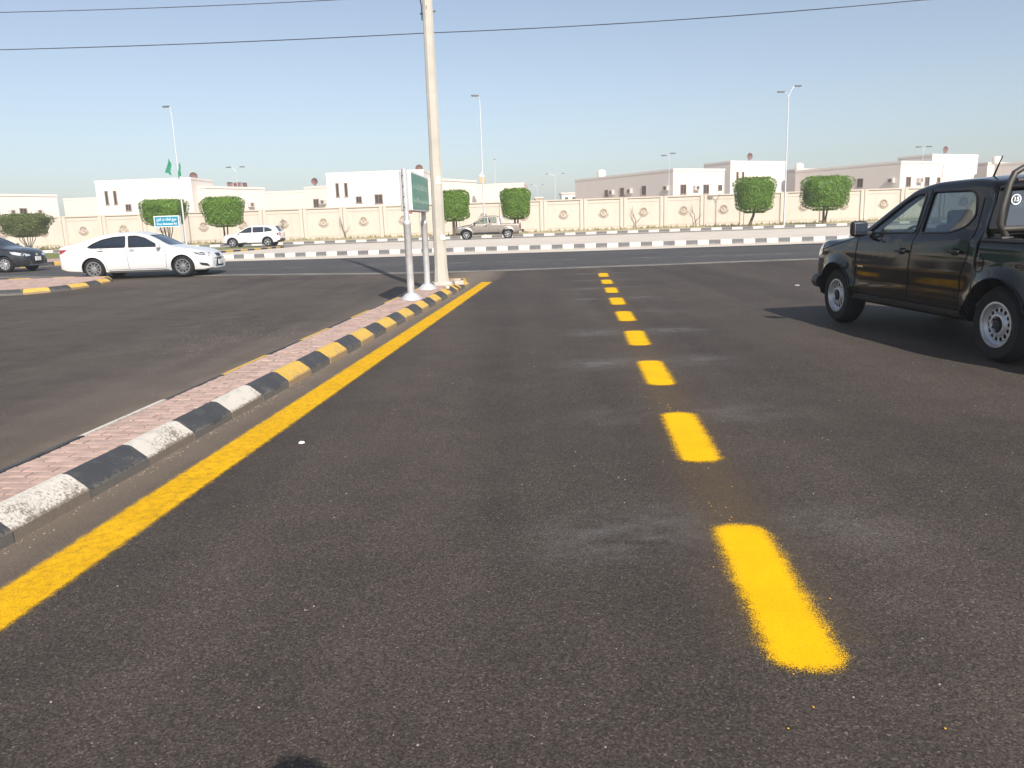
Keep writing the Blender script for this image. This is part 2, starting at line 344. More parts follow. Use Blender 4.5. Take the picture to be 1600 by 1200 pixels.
# ------------------------------------------------------------------ mesh helpers
class MB:
    def __init__(s): s.v = []; s.f = []; s.mi = []
    def add(s, vs, fs, mi=0):
        o = len(s.v); s.v += [tuple(v) for v in vs]; s.f += [tuple(i + o for i in f) for f in fs]; s.mi += [mi] * len(fs); return s
    def box(s, c, size, rz=0.0, mi=0, bev=0.0):
        hx, hy, hz = (d / 2 for d in size); cs, sn = math.cos(rz), math.sin(rz)
        if bev <= 0:
            P = [(x, y, z) for z in (-hz, hz) for x, y in ((-hx, -hy), (hx, -hy), (hx, hy), (-hx, hy))]
            F = [(3, 2, 1, 0), (4, 5, 6, 7), (0, 1, 5, 4), (1, 2, 6, 5), (2, 3, 7, 6), (3, 0, 4, 7)]
        else:
            bm = bmesh.new(); bmesh.ops.create_cube(bm, size=1)
            bmesh.ops.scale(bm, vec=size, verts=bm.verts)
            bmesh.ops.bevel(bm, geom=bm.edges[:], offset=bev, segments=2, affect='EDGES', profile=0.6)
            bm.verts.index_update()
            P = [v.co[:] for v in bm.verts]; F = [[v.index for v in f.verts] for f in bm.faces]; bm.free()
        return s.add([(c[0] + x * cs - y * sn, c[1] + x * sn + y * cs, c[2] + z) for x, y, z in P], F, mi)
    def tube(s, pts, r, n=8, mi=0, cap=True):
        pts = [Vector(p) for p in pts]; rr = r if isinstance(r, (list, tuple)) else [r] * len(pts)
        vs, fs = [], []; prev = None
        for i, p in enumerate(pts):
            t = (pts[min(i + 1, len(pts) - 1)] - pts[max(i - 1, 0)]).normalized()
            a = Vector((0, 0, 1)) if abs(t.z) < 0.9 else Vector((1, 0, 0))
            if prev is None: u = t.cross(a).normalized()
            else:
                u = (prev - t * prev.dot(t)); u = u.normalized() if u.length > 1e-6 else t.cross(a).normalized()
            prev = u; w = t.cross(u)
            for k in range(n):
                an = 2 * math.pi * k / n; vs.append(p + (u * math.cos(an) + w * math.sin(an)) * rr[i])
        for i in range(len(pts) - 1):
            for k in range(n):
                k2 = (k + 1) % n; fs.append((i * n + k, i * n + k2, (i + 1) * n + k2, (i + 1) * n + k))
        if cap: fs.append(tuple(range(n))[::-1]); fs.append(tuple((len(pts) - 1) * n + k for k in range(n)))
        return s.add(vs, fs, mi)
    def lathe(s, prof, n=24, axis='Z', c=(0, 0, 0), mi=0, closed=False):
        vs, fs = [], []
        for r, h in prof:
            for k in range(n):
                a = 2 * math.pi * k / n; x, y = r * math.cos(a), r * math.sin(a)
                p = (x, y, h) if axis == 'Z' else (x, h, y) if axis == 'Y' else (h, x, y)
                vs.append((c[0] + p[0], c[1] + p[1], c[2] + p[2]))
        m = len(prof)
        for i in range(m if closed else m - 1):
            j = (i + 1) % m
            for k in range(n):
                k2 = (k + 1) % n; fs.append((i * n + k, i * n + k2, j * n + k2, j * n + k))
        return s.add(vs, fs, mi)
    def prism(s, poly, z0, z1, mi=0):
        n = len(poly); vs = [(x, y, z0) for x, y in poly] + [(x, y, z1) for x, y in poly]
        fs = [tuple(range(n))[::-1], tuple(range(n, 2 * n))] + [(i, (i + 1) % n, n + (i + 1) % n, n + i) for i in range(n)]
        return s.add(vs, fs, mi)
    def mesh(s, name, mats, smooth=None):
        me = bpy.data.meshes.new(name); me.from_pydata(s.v, [], s.f)
        for m in (mats if isinstance(mats, (list, tuple)) else [mats]): me.materials.append(m)
        me.polygons.foreach_set('material_index', s.mi)
        finish(me, smooth); return me
    def obj(s, name, mats, parent=None, smooth=None, loc=None):
        return link(name, s.mesh(name, mats, smooth), parent, loc)

def finish(me, smooth=None, recalc=True):
    if recalc:
        bm = bmesh.new(); bm.from_mesh(me); bmesh.ops.recalc_face_normals(bm, faces=bm.faces); bm.to_mesh(me); bm.free()
    if smooth is not None:
        me.polygons.foreach_set('use_smooth', [True] * len(me.polygons)); me.set_sharp_from_angle(angle=R(smooth))
    me.update()

def link(name, me, parent=None, loc=None, rz=None):
    o = bpy.data.objects.new(name, me); COL.objects.link(o)
    if parent: o.parent = parent
    if loc is not None: o.location = loc
    if rz is not None: o.rotation_euler = (0, 0, rz)
    return o

def tag(o, label, cat, group=None):
    o['label'] = label; o['category'] = cat
    if group: o['group'] = group
    return o

def thing(name, label, cat, loc=(0, 0, 0), rz=0.0, group=None):
    return tag(link(name, None, None, loc, rz), label, cat, group)

def struct(o, kind='structure'):
    o['kind'] = kind; return o

def sheet(name, poly, z, mat, parent=None, cuts=0):
    bm = bmesh.new(); bm.faces.new([bm.verts.new((x, y, 0)) for x, y in poly])
    bmesh.ops.triangulate(bm, faces=bm.faces[:])
    lo, hi = min(p[1] for p in poly), max(p[1] for p in poly)
    k = 20.5
    while k <= 31.0:
        if lo < k < hi: bmesh.ops.bisect_plane(bm, geom=bm.verts[:] + bm.edges[:] + bm.faces[:], plane_co=(0, k, 0), plane_no=(0, 1, 0))
        k += 0.75
    for v in bm.verts: v.co.z = z + gz(v.co.y)
    bmesh.ops.recalc_face_normals(bm, faces=bm.faces)
    for f in bm.faces: f.normal_update()
    if sum(f.normal.z for f in bm.faces) < 0: bmesh.ops.reverse_faces(bm, faces=bm.faces[:])
    me = bpy.data.meshes.new(name); bm.to_mesh(me); bm.free(); me.materials.append(mat)
    me.polygons.foreach_set('use_smooth', [True] * len(me.polygons)); me.update()
    return link(name, me, parent)

def interp(pts, x):
    """monotone smooth interpolation through control points"""
    if x <= pts[0][0]: return pts[0][1]
    if x >= pts[-1][0]: return pts[-1][1]
    n = len(pts)
    d = [(pts[i + 1][1] - pts[i][1]) / (pts[i + 1][0] - pts[i][0]) for i in range(n - 1)]
    m = [d[0]] + [0 if d[i - 1] * d[i] <= 0 else 2 * d[i - 1] * d[i] / (d[i - 1] + d[i]) for i in range(1, n - 1)] + [d[-1]]
    for i in range(n - 1):
        x0, y0 = pts[i]; x1, y1 = pts[i + 1]
        if x <= x1:
            h = x1 - x0; t = (x - x0) / h
            return ((1 + 2 * t) * (1 - t) ** 2) * y0 + t * (1 - t) ** 2 * h * m[i] + t * t * (3 - 2 * t) * y1 + t * t * (t - 1) * h * m[i + 1]
    return pts[-1][1]
#@@PART2
# ------------------------------------------------------------------ ground, roads, verges
struct(sheet('ground', [(-2500, -800), (2500, -800), (2500, 4000), (-2500, 4000)], -0.06, M['sand']))
def seam_y(x): return interp([(-60, 34), (-25, 29.5), (-9.2, 25.6), (-0.65, 23.9), (3.9, 24.0), (9.3, 24.2), (60, 25)], x)
def near_kerb_y(x): return 36.1 - 0.1 * x
road = struct(sheet('road', [(-70, -14), (70, -14), (70, 26), (-8, 28.5), (-70, 37)], 0.0, M['asphalt']))
xs = [-70 + i * 0.5 for i in range(281)]
rnd = random.Random(3)
poly = [(x, seam_y(x) + rnd.uniform(-0.06, 0.06)) for x in xs] + [(70, 30), (-17.5, near_kerb_y(-17.5)), (-22, 40), (-70, 41)]
cross = struct(sheet('cross_street', poly, 0.004, M['asphalt_old']))
# dusty ragged seam and the worn white lane lines of the crossing street
def strip(name, pts, w, z, mat, parent):
    vs, fs = [], []
    for i, (x, y) in enumerate(pts):
        a = pts[max(i - 1, 0)]; b = pts[min(i + 1, len(pts) - 1)]
        t = Vector((b[0] - a[0], b[1] - a[1])).normalized(); n = Vector((-t.y, t.x)) * w / 2
        vs += [(x + n.x, y + n.y, z + gz(y + n.y)), (x - n.x, y - n.y, z + gz(y - n.y))]
        if i: fs.append((2 * i - 2, 2 * i - 1, 2 * i + 1, 2 * i))
    me = bpy.data.meshes.new(name); me.from_pydata(vs, [], fs); me.materials.append(mat); finish(me, recalc=False)
    if me.polygons[0].normal.z < 0: me.flip_normals()
    return link(name, me, parent)
def worn_line_mat(name, col, cover, scale=3.0):
    m, N, L, b = nt(name); co = coords(N, L)
    mp = N.new('ShaderNodeMapping'); mp.inputs['Scale'].default_value = (0.35, 3, 1); L.new(co, mp.inputs[0])
    f = mth(N, L, 'ADD', mth(N, L, 'MULTIPLY', noise(N, L, mp.outputs[0], scale, 5, 0.7), 0.6), mth(N, L, 'MULTIPLY', noise(N, L, co, 40, 3, 0.7), 0.4))
    al = ramp(N, L, f, [(cover, 0.0), (cover + 0.14, 0.85)])
    b.inputs['Base Color'].default_value = (*col, 1); setp(b, Roughness=0.85)
    tr = N.new('ShaderNodeBsdfTransparent'); ms = N.new('ShaderNodeMixShader')
    L.new(al, ms.inputs[0]); L.new(tr.outputs[0], ms.inputs[1]); L.new(b.outputs[0], ms.inputs[2])
    L.new(ms.outputs[0], N['Material Output'].inputs['Surface'])
    return m
M['dust_line'] = worn_line_mat('dust_line', (0.30, 0.27, 0.23), 0.40)
M['lane_worn'] = worn_line_mat('lane_line_worn', (0.40, 0.39, 0.37), 0.47)
strip('dust_seam', [(x, seam_y(x) + 0.1) for x in xs], 0.55, 0.008, M['dust_line'], cross)
for off, dash in ((4.2, 0), (7.6, 1), (11.0, 1)):
    seg = [(-60 + i * 1.0, 23.2 - 0.075 * (-60 + i * 1.0) + off) for i in range(120)]
    if not dash: strip('lane_line', seg, 0.14, 0.008, M['lane_worn'], cross)
    else:
        for k in range(0, 116, 9): strip('lane_line', seg[k:k + 4], 0.14, 0.008, M['lane_worn'], cross)

# far side: gutter, kerb, sandy strip, service road, far kerb, verge
struct(sheet('gutter', [(-17.5, near_kerb_y(-17.5) - 2.2), (-8, near_kerb_y(-8) - 2.9), (4, near_kerb_y(4) - 3.0), (14, near_kerb_y(14) - 2.2), (70, near_kerb_y(70) - 1.6), (70, near_kerb_y(70)), (-17.5, near_kerb_y(-17.5))], 0.012, M['concrete_strip']))
struct(sheet('sandy_strip', [(-17.4, near_kerb_y(-17.4) + 0.15), (90, near_kerb_y(90) + 0.15), (90, 57.5), (-14.5, 57.5), (-14.4, 53)], 0.13, M['concrete_strip']))
struct(sheet('service_road', [(-90, 56), (90, 56), (90, 68.4), (-90, 68.4)], 0.0, M['asphalt_pale']))
me = bpy.data.meshes.new('verge'); me.from_pydata([(-95, 68.6, 0.39), (95, 68.6, 0.39), (95, 79.2, 0.46), (-95, 79.2, 0.46)], [], [(0, 1, 2, 3)])
me.materials.append(M['soil']); struct(link('verge', me))
struct(sheet('lawn', [(-70, 43.2), (-24.8, 45.4), (-17.2, 54.5), (-17.5, 57), (-70, 62)], 0.14, M['lawn']))

# kerb stones: one shared mesh per colour and length
def stone_mesh(L_, prof, mat, name='kerb_stone'):
    b = bmesh.new(); n = len(prof); rows = []
    for y in (0.004, L_ - 0.004):
        rows.append([b.verts.new((u, y, z)) for u, z in prof])
    for i in range(n):
        j = (i + 1) % n; b.faces.new((rows[0][i], rows[0][j], rows[1][j], rows[1][i]))
    b.faces.new(rows[0]); b.faces.new(rows[1][::-1])
    bmesh.ops.recalc_face_normals(b, faces=b.faces)
    me = bpy.data.meshes.new(name); b.to_mesh(me); b.free(); me.materials.append(mat); return me
PROF = [(0, -0.05), (0.0, 0.055), (-0.009, 0.070), (-0.105, 0.142), (-0.125, 0.150), (-0.165, 0.153), (-0.165, -0.05)]
BOX = [(0, -0.05), (0.0, 0.20), (-0.03, 0.215), (-0.2, 0.215), (-0.2, -0.05)]
_sm = {}
def lay_kerb(parent, pts, L_, cols, prof, jit=0.006, start=0):
    """stones end to end along a polyline; the driven face lies to the right of the direction of travel"""
    rn = random.Random(len(pts) * 7 + int(abs(pts[0][0]) * 10))
    P = [Vector(p) for p in pts]; seg = 0; pos = P[0].copy(); k = start
    def adv(pos, seg, d):
        while seg < len(P) - 1:
            r = (P[seg + 1] - pos).length
            if r >= d: return pos + (P[seg + 1] - pos).normalized() * d, seg
            d -= r; pos = P[seg + 1].copy(); seg += 1
        return None, seg
    while True:
        nx, sg = adv(pos, seg, L_)
        if nx is None: break
        t = nx - pos; c = cols(k, pos) if callable(cols) else cols[k % len(cols)]
        key = (c, L_, id(prof))
        if key not in _sm: _sm[key] = stone_mesh(L_, prof, M[c])
        o = link('kerb_stone', _sm[key], parent, (pos.x, pos.y, gz(pos.y) + rn.uniform(-0.006, 0.004)), math.atan2(t.y, t.x) - math.pi / 2 + rn.uniform(-jit, jit))
        o.scale = (1, t.length / L_, 1)
        pos, seg = nx, sg; k += 1

nk = struct(sheet('kerb', [(-17.5, near_kerb_y(-17.5) + 0.02), (60, near_kerb_y(60) + 0.02), (60, near_kerb_y(60) + 0.18), (-17.5, near_kerb_y(-17.5) + 0.18)], 0.02, M['concrete_strip']))
lay_kerb(nk, [(-17.4, near_kerb_y(-17.4)), (48, near_kerb_y(48))], 0.50, ['kerb_far_white', 'kerb_far_black'], BOX, 0.003)
fk = struct(sheet('kerb', [(-90, 68.42), (90, 68.42), (90, 68.58), (-90, 68.58)], 0.02, M['concrete_strip']))
lay_kerb(fk, [(-58, 68.4), (58, 68.4)], 0.90, ['kerb_far_white', 'kerb_far_black'], BOX, 0.002)

# pink paved island across the crossing street
pi = struct(sheet('paved_island', [(-70, 31.5), (-24, 34.6), (-21.6, 35.4), (-20.4, 37.2), (-16.5, 45.4), (-15.3, 50), (-15.1, 53), (-15.6, 54), (-17, 54), (-24.6, 45.1), (-70, 43)], 0.128, M['brick']))
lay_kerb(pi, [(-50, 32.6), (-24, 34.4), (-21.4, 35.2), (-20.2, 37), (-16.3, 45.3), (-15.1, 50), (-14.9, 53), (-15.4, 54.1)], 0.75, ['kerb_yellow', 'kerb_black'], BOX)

# left traffic island with a rounded nose
li = struct(sheet('traffic_island', [T(*p) for p in [(-40, 15.2), (-12.3, 18.3), (-11.4, 18.65), (-11.05, 19.4), (-11.05, 20.8), (-11.45, 22.6), (-11.9, 23.1), (-13, 23.3), (-40, 22.3)]], 0.145, M['brick']))
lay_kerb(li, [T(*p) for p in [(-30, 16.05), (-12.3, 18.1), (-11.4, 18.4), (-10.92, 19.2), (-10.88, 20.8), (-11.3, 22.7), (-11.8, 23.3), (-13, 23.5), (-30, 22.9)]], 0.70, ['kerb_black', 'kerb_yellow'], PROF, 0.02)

# narrow near island: kerbs both sides, rounded nose, every paving brick laid
def xr(y): return -2.92 + 0.1018 * y
def xl(y): return -3.58 + 0.086 * y
isl = struct(sheet('traffic_island', [(xl(-6) + .13, -6), (xr(-6) - .13, -6), (xr(19.2) - .13, 19.2), (xr(19.6) - .28, 19.75), (xl(19.4) + .2, 19.7), (xl(19) + .13, 19)], 0.112, M['brick_joint']))
def cols_r(k, p):
    return ('kerb_black', 'kerb_white' if p.y < 6.9 else 'kerb_yellow')[k % 2]
LS = 0.625
right = [(xr(3.13 - LS * 12), 3.13 - LS * 12), (xr(18.9), 18.9)]
nose = [(xr(19.5) - .03, 19.5), (xr(19.9) - .14, 19.85), (xr(20.1) - .32, 20.1), (xr(20.1) - .55, 20.12), (xl(19.9) + .1, 19.9), (xl(19.5), 19.5)]
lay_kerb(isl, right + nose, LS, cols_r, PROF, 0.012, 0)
def cols_l(k, p):
    return ('kerb_yellow' if p.y > 7.2 else 'kerb_white', 'kerb_black')[k % 2]
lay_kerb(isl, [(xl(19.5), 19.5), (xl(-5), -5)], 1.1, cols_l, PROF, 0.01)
bk = MB().box((0, 0, 0.012), (0.188, 0.088, 0.05), bev=0.006).mesh('paving_brick', M['brick'])
rb = random.Random(5); ang = -math.atan(0.094); row = 0; y = 1.0; nb = 0
far_bricks = MB()
while y < 19.7:
    a, b_ = xl(y) + 0.168, xr(y) - 0.168
    if y > 19.0: b_ -= .15; a += .1
    x = a - (0.1 if row % 2 else 0.0)
    while x < b_ - 0.02:
        x0, x1 = max(x, a), min(x + .2, b_)
        if x1 - x0 > .03:
            z = 0.112 + rb.uniform(-0.003, 0.004)
            if y > 2.6 and nb < 300:
                o = link('paving_brick', bk, isl, ((x0 + x1) / 2, y + ((x0 + x1) / 2 - a) * -.09, z), ang + rb.uniform(-0.012, 0.012)); nb += 1
                o.rotation_euler.x = rb.uniform(-0.012, 0.012); o.scale.x = (x1 - x0) / .2
            else: far_bricks.box(((x0 + x1) / 2, y + ((x0 + x1) / 2 - a) * -.09, z + .012), ((x1 - x0) * .94, .088, .05), ang)
        x += 0.2
    y += 0.1; row += 1
o = far_bricks.obj('paving_brick', M['brick'], isl); o['kind'] = 'stuff'

# painted markings: sprayed edge line and dashes
E0, E1 = -4.0, 20.2
el = (E1 - E0) / math.cos(math.atan(0.0922))
M['paint_edge'] = road_paint('yellow_edge_paint', 0.125, el / 2, 0.01, 0.035)
M['paint_dash'] = road_paint('yellow_dash_paint', 0.120, 0.63, 0.095, 0.045)
mb = MB().add([(-0.25, -el / 2 - .1, 0), (0.25, -el / 2 - .1, 0), (0.25, el / 2 + .1, 0), (-0.25, el / 2 + .1, 0)], [(0, 1, 2, 3)])
link('edge_line', mb.mesh('edge_line', M['paint_edge']), road, (-2.42 + .0922 * (E0 + E1) / 2, (E0 + E1) / 2, 0.005), -math.atan(0.0922))
dm = MB().add([(-0.26, -.79, 0), (0.26, -.79, 0), (0.26, .79, 0), (-0.26, .79, 0)], [(0, 1, 2, 3)]).mesh('lane_dash', M['paint_dash'])
for k in range(9):
    yc = 2.34 + 0.64 + 2.285 * k
    o = link('lane_dash', dm, road, (0.775 + LANE * yc, yc, 0.005 + gz(yc) + (.004 if yc > 20 else 0)), -math.atan(LANE))
    o.rotation_euler.z += random.uniform(-0.01, 0.01)
    if yc > 20: o.rotation_euler.x = math.atan((gz(yc + .6) - gz(yc - .6)) / 1.2)
# dribbles of yellow paint along the dash line and loose chips on the asphalt
def blob(mb, x, y, z, rx, ry, a, n=7, h=0.002):
    c, s = math.cos(a), math.sin(a); r_ = [random.uniform(.7, 1.2) for _ in range(n)]
    P = [(math.cos(6.283 * i / n) * rx * r_[i], math.sin(6.283 * i / n) * ry * r_[i]) for i in range(n)]
    mb.add([(x + p * c - q * s, y + p * s + q * c, z) for p, q in P] + [(x, y, z + h)], [(i, (i + 1) % n, n) for i in range(n)])
M['yellow_drip'] = simple('yellow_drip', (0.68, 0.36, 0.03), 0.6)
mb = MB(); rp = random.Random(11)
for k in range(5):
    y0 = 2.34 + 1.28 + 2.285 * k; xk = 0.775 + LANE * (y0 + .1)
    for i in range(7):
        blob(mb, xk + rp.gauss(0, 0.02) - 0.012 * i, y0 + 0.03 + i * 0.045 + rp.uniform(0, .03), 0.005, rp.uniform(.002, .004), rp.uniform(.006, .02), 0.25)
for i in range(28):
    y0 = rp.uniform(1.9, 9); blob(mb, 0.775 + LANE * y0 + rp.gauss(0, 0.22), y0, 0.005, .004, .005, 0)
o = mb.obj('paint_drips', M['yellow_drip'], road); o['kind'] = 'stuff'
mb = MB()
def pebble(mb, x, y, z, s):
    a = random.uniform(0, 6.28); v = []
    for dz, rr in ((0, 1.0), (0.45, 0.85), (0.7, 0.35)):
        for i in range(5): v.append((x + math.cos(a + i * 1.257) * s * rr * random.uniform(.75, 1.2), y + math.sin(a + i * 1.257) * s * rr * random.uniform(.75, 1.2), z + dz * s))
    f = [(l * 5 + i, l * 5 + (i + 1) % 5, l * 5 + 5 + (i + 1) % 5, l * 5 + 5 + i) for l in (0, 1) for i in range(5)] + [(10, 11, 12, 13, 14)]
    mb.add(v, f)
for i in range(800):
    y = 1.8 + 18 * random.random() ** 1.5; pebble(mb, random.uniform(-0.75, 0.75) * (y + 1.5), y, 0, random.choice((.0015, .002, .0025, .004)) * (1 + y * 0.04))
for i in range(350):                       # loose gravel by the island, left carriageway
    x, y = random.gauss(-4.1, .45), random.gauss(11.1, .9)
    if x < xl(y) - .05: pebble(mb, x, y, 0, random.uniform(.002, .006))
for i in range(700):                       # grit along the kerb foot
    y = random.uniform(2, 19); pebble(mb, xr(y) + abs(random.gauss(0, .05)) + .01, y, 0, random.uniform(.002, .006))
for i in range(900):                       # crumbs on the paving
    y = random.gauss(7.6, 1.3); pebble(mb, random.uniform(xl(y) + .2, xl(y) + .5), y, 0.147, random.uniform(.003, .007))
o = mb.obj('gravel', M['stone']); o['kind'] = 'stuff'
o['label'] = 'scattered pale stone chips and grit on the asphalt'
tag(MB().lathe([(0.0, 0.012), (0.014, 0.011), (0.021, 0.006), (0.023, 0.001), (0.0, 0.0)], 12).obj('bottle_cap', M['white_bit'], None, 40, (-1.52, 5.4, 0.0)), 'small white cap lying on the asphalt right of the yellow edge line', 'litter')
for k, (x, y) in enumerate([(9.3, 13.2), (9.9, 15.0), (8.6, 14.2)]):
    w = random.uniform(.05, .08)
    tag(MB().box((0, 0, .006), (w, w * .6, .012), random.uniform(0, 3), bev=.003).obj('paper_scrap', M['white_bit'], None, None, (x * .70, y * 1.15, 0)), ['pale scrap on the road ahead of the black pickup, the nearest of three', 'pale scrap on the road ahead of the black pickup, the farthest of three', 'pale scrap on the road ahead of the black pickup, the middle of three'][k], 'litter', 'scraps on the road')

# ------------------------------------------------------------------ boundary wall
BW = 3.96; X0 = 7.65 - BW * 24; NB = 46; WZ = 0.24; WT = 3.15; WY = 79.0
wall = thing('boundary_wall', 'long cream plastered boundary wall with round emblems behind the verge', 'wall', (0, WY, FZ))
p_panel = MB().box((0, 0.12, (WZ + WT) / 2 - .1), (BW - .04, 0.2, WT - WZ + .2)).mesh('wall_panel', M['wall'])
fr = MB()
hw = BW / 2 - 0.42
for sx in (-1, 1): fr.box((sx * (hw + .06), -0.005, 1.70), (0.12, 0.06, 2.4))
fr.box((0, -0.004, 2.86), (2 * hw + .235, 0.055, 0.10)); fr.box((0, -0.004, 0.55), (2 * hw + .235, 0.055, 0.10))
p_frame = fr.mesh('panel_frame', M['wall_trim'])
p_cop = MB().box((0, 0.1, WT + .07), (BW - .03, 0.36, 0.13), bev=.02).mesh('coping', M['wall_trim'])
p_pil = MB().box((-0.19, 0.03, (WZ + WT) / 2 - .1), (0.33, 0.30, WT - WZ + .2), bev=.02).box((0.19, 0.03, (WZ + WT) / 2 - .1), (0.33, 0.30, WT - WZ + .2), bev=.02).mesh('pilaster', M['wall'])
md = MB()
md.lathe([(0.33, 0.02), (0.33, -0.05), (0.30, -0.075), (0.25, -0.05), (0.25, 0.02)], 24, 'Y')
md.lathe([(0.0, -0.03), (0.15, -0.035), (0.16, 0.02)], 16, 'Y')
for i in range(9):                                   # wreath below
    a = R(200 + i * 17.5); md.box((math.cos(a) * 0.43, -0.02, math.sin(a) * 0.43), (0.11, 0.05, 0.09), bev=.015)
for i in range(5):                                   # inner rays
    a = R(30 + i * 30); md.box((math.cos(a) * 0.19, -0.025, math.sin(a) * 0.19), (0.05, 0.05, 0.08))
p_med = md.mesh('emblem', M['relief'], 40)
for i in range(NB):
    xc = X0 + BW * (i + .5)
    link('wall_panel', p_panel, wall, (xc, 0, 0)); link('panel_frame', p_frame, wall, (xc, .022, 0)); link('coping', p_cop, wall, (xc, 0, 0))
    link('pilaster', p_pil, wall, (X0 + BW * i, 0, 0)); link('emblem', p_med, wall, (xc, 0.01, 1.9)).scale = (1.12, 1, 1.12)

# ------------------------------------------------------------------ houses behind the wall
def lblock(parent, name, corner, ux, w, d, h, mat):
    """box with its front-left or front-right corner at `corner`, ux along the front, depth away from the camera"""
    ux = Vector(ux).normalized(); uy = Vector((-ux.y, ux.x))
    if uy.y < 0: uy = -uy
    c = [Vector(corner), Vector(corner) + ux * w, Vector(corner) + ux * w + uy * d, Vector(corner) + uy * d]
    cx = sum((p.x for p in c)) / 4; cy = sum((p.y for p in c)) / 4
    mb = MB(); mb.prism([(p.x, p.y) for p in c], -0.2, h - 0.25)
    inn = [(cx + (p.x - cx) * 1.008, cy + (p.y - cy) * 1.008) for p in c]
    mb.prism(inn, h - 0.25, h)
    return mb.obj(name, mat, parent), ux, uy
_wm = {}
def house_window(parent, p, ux, z, w, h):
    """p: point on the face (2-D), ux: along the face"""
    ux = Vector(ux).normalized(); n = Vector((ux.y, -ux.x))
    if n.dot(Vector((-p[0], -p[1]))) < 0: n = -n
    key = (w, h)
    if key not in _wm:
        f = MB(); t = 0.07
        f.box((0, 0, h / 2), (w + 2 * t, .09, t)).box((0, 0, -h / 2), (w + 2 * t + .1, .14, t)).box((-w / 2 - t / 2, 0, 0), (t, .088, h)).box((w / 2 + t / 2, 0, 0), (t, .088, h))
        if w > .4: f.box((0, -.01, 0), (.035, .04, h))
        _wm[key] = (f.mesh('window', M['win_frame']), MB().box((0, 0, 0), (w, .03, h)).mesh('pane', M['win_pane']))
    a = math.atan2(ux.y, ux.x)
    if Vector((math.sin(a), -math.cos(a))).dot(n) < 0: a += math.pi
    o = link('window', _wm[key][0], parent, (p[0] + n.x * .03, p[1] + n.y * .03, z), a)
    link('pane', _wm[key][1], o)
ac_m = MB().box((0, -.2, 0), (.8, .4, .58), bev=.03).mesh('air_conditioner', M['ac'])
ac_g = MB().lathe([(0.0, -.41), (.2, -.41), (.23, -.405), (.23, -.39)], 14, 'Y').mesh('fan_grille', M['ac_dark'])
def ac_unit(parent, p, ux, z):
    ux = Vector(ux).normalized(); n = Vector((ux.y, -ux.x))
    if n.dot(Vector((-p[0], -p[1]))) < 0: n = -n
    a = math.atan2(ux.y, ux.x)
    if Vector((math.sin(a), -math.cos(a))).dot(n) < 0: a += math.pi
    o = link('air_conditioner', ac_m, parent, (p[0] + n.x * .01, p[1] + n.y * .01, z), a); link('fan_grille', ac_g, o)
dish_m = MB().lathe([(0.0, .12), (.25, .09), (.38, .02), (.44, -.05), (.45, -.03), (.37, .05), (.25, .13), (0, .16)], 18, 'Y').tube([(0, .12, -.05), (0, .25, -.9)], .04, 6).mesh('satellite_dish', M['dish'], 40)
tank_m = MB().lathe([(0.0, 0), (.55, 0), (.56, .75), (.4, .95), (.1, 1.02), (0, 1.02)], 16).mesh('roof_tank', M['house'], 40)

def right_house(i, corner, label, sidelen=20.0):
    hs = thing('house', label, 'house', (0, 0, FZ), 0, 'walled compound houses')
    u = (math.cos(R(29)), math.sin(R(29)))
    lo, ux, uy = lblock(hs, 'low_wing', corner, u, 7.9, sidelen, 6.62, M['house'])
    tc = (corner[0] + 9.9, corner[1] + 12.0)
    tl, _, _ = lblock(hs, 'tall_wing', tc, u, 10.0, 4.9, 8.05, M['house'])
    C = Vector(corner); T_ = Vector(tc)
    for s, w, h in ((1.5, .75, 1.05), (5.0, .75, 1.0)): house_window(hs, C + ux * s, ux, 4.3, w, h)
    house_window(hs, C + ux * 7.2, ux, 4.45, .5, .6); ac_unit(hs, C + ux * 3.4, ux, 4.45)
    for s in (1.2, 2.2): house_window(hs, T_ + ux * s, ux, 5.9, .26, 1.5)
    for s, w, h in ((5.2, .7, 1.0), (9.5, .7, 1.0), (12.8, .6, .8)): house_window(hs, C + uy * s, uy, 4.45, w, h)
    for s in (1.0, 7.8, 11.5): ac_unit(hs, C + uy * s, uy, 4.5)
    link('satellite_dish', dish_m, hs, (T_.x + 3.5, T_.y + 3.5, 8.75), 0.4)
    link('roof_tank', tank_m, hs, (C.x + uy.x * 15 + .8, C.y + uy.y * 15 + 1, 6.6))
    dv = MB().box((0, 0, 0), (.12, .05, 6.5)).obj('drainpipe', M['house_b'], hs, None, (T_.x + ux.x * 2.9 + ux.y * .02, T_.y + ux.y * 2.9 - ux.x * .03, 4.0)); dv.rotation_euler.z = R(29)
    # low link building
    lblock(hs, 'rear_wing', (T_.x + 12, T_.y + 8), u, 9, 16, 7.2, M['house_b'])
    return hs
right_house(0, (19.2, 92.0), 'white flat roofed house behind the wall left of the middle ficus pair, long shaded side')
right_house(1, (45.2, 92.0), 'white flat roofed house whose front shows just above the black pickup', 15.0)
right_house(2, (71.2, 92.0), 'pale house at the right edge of the picture above the pickup bed', 15.0)

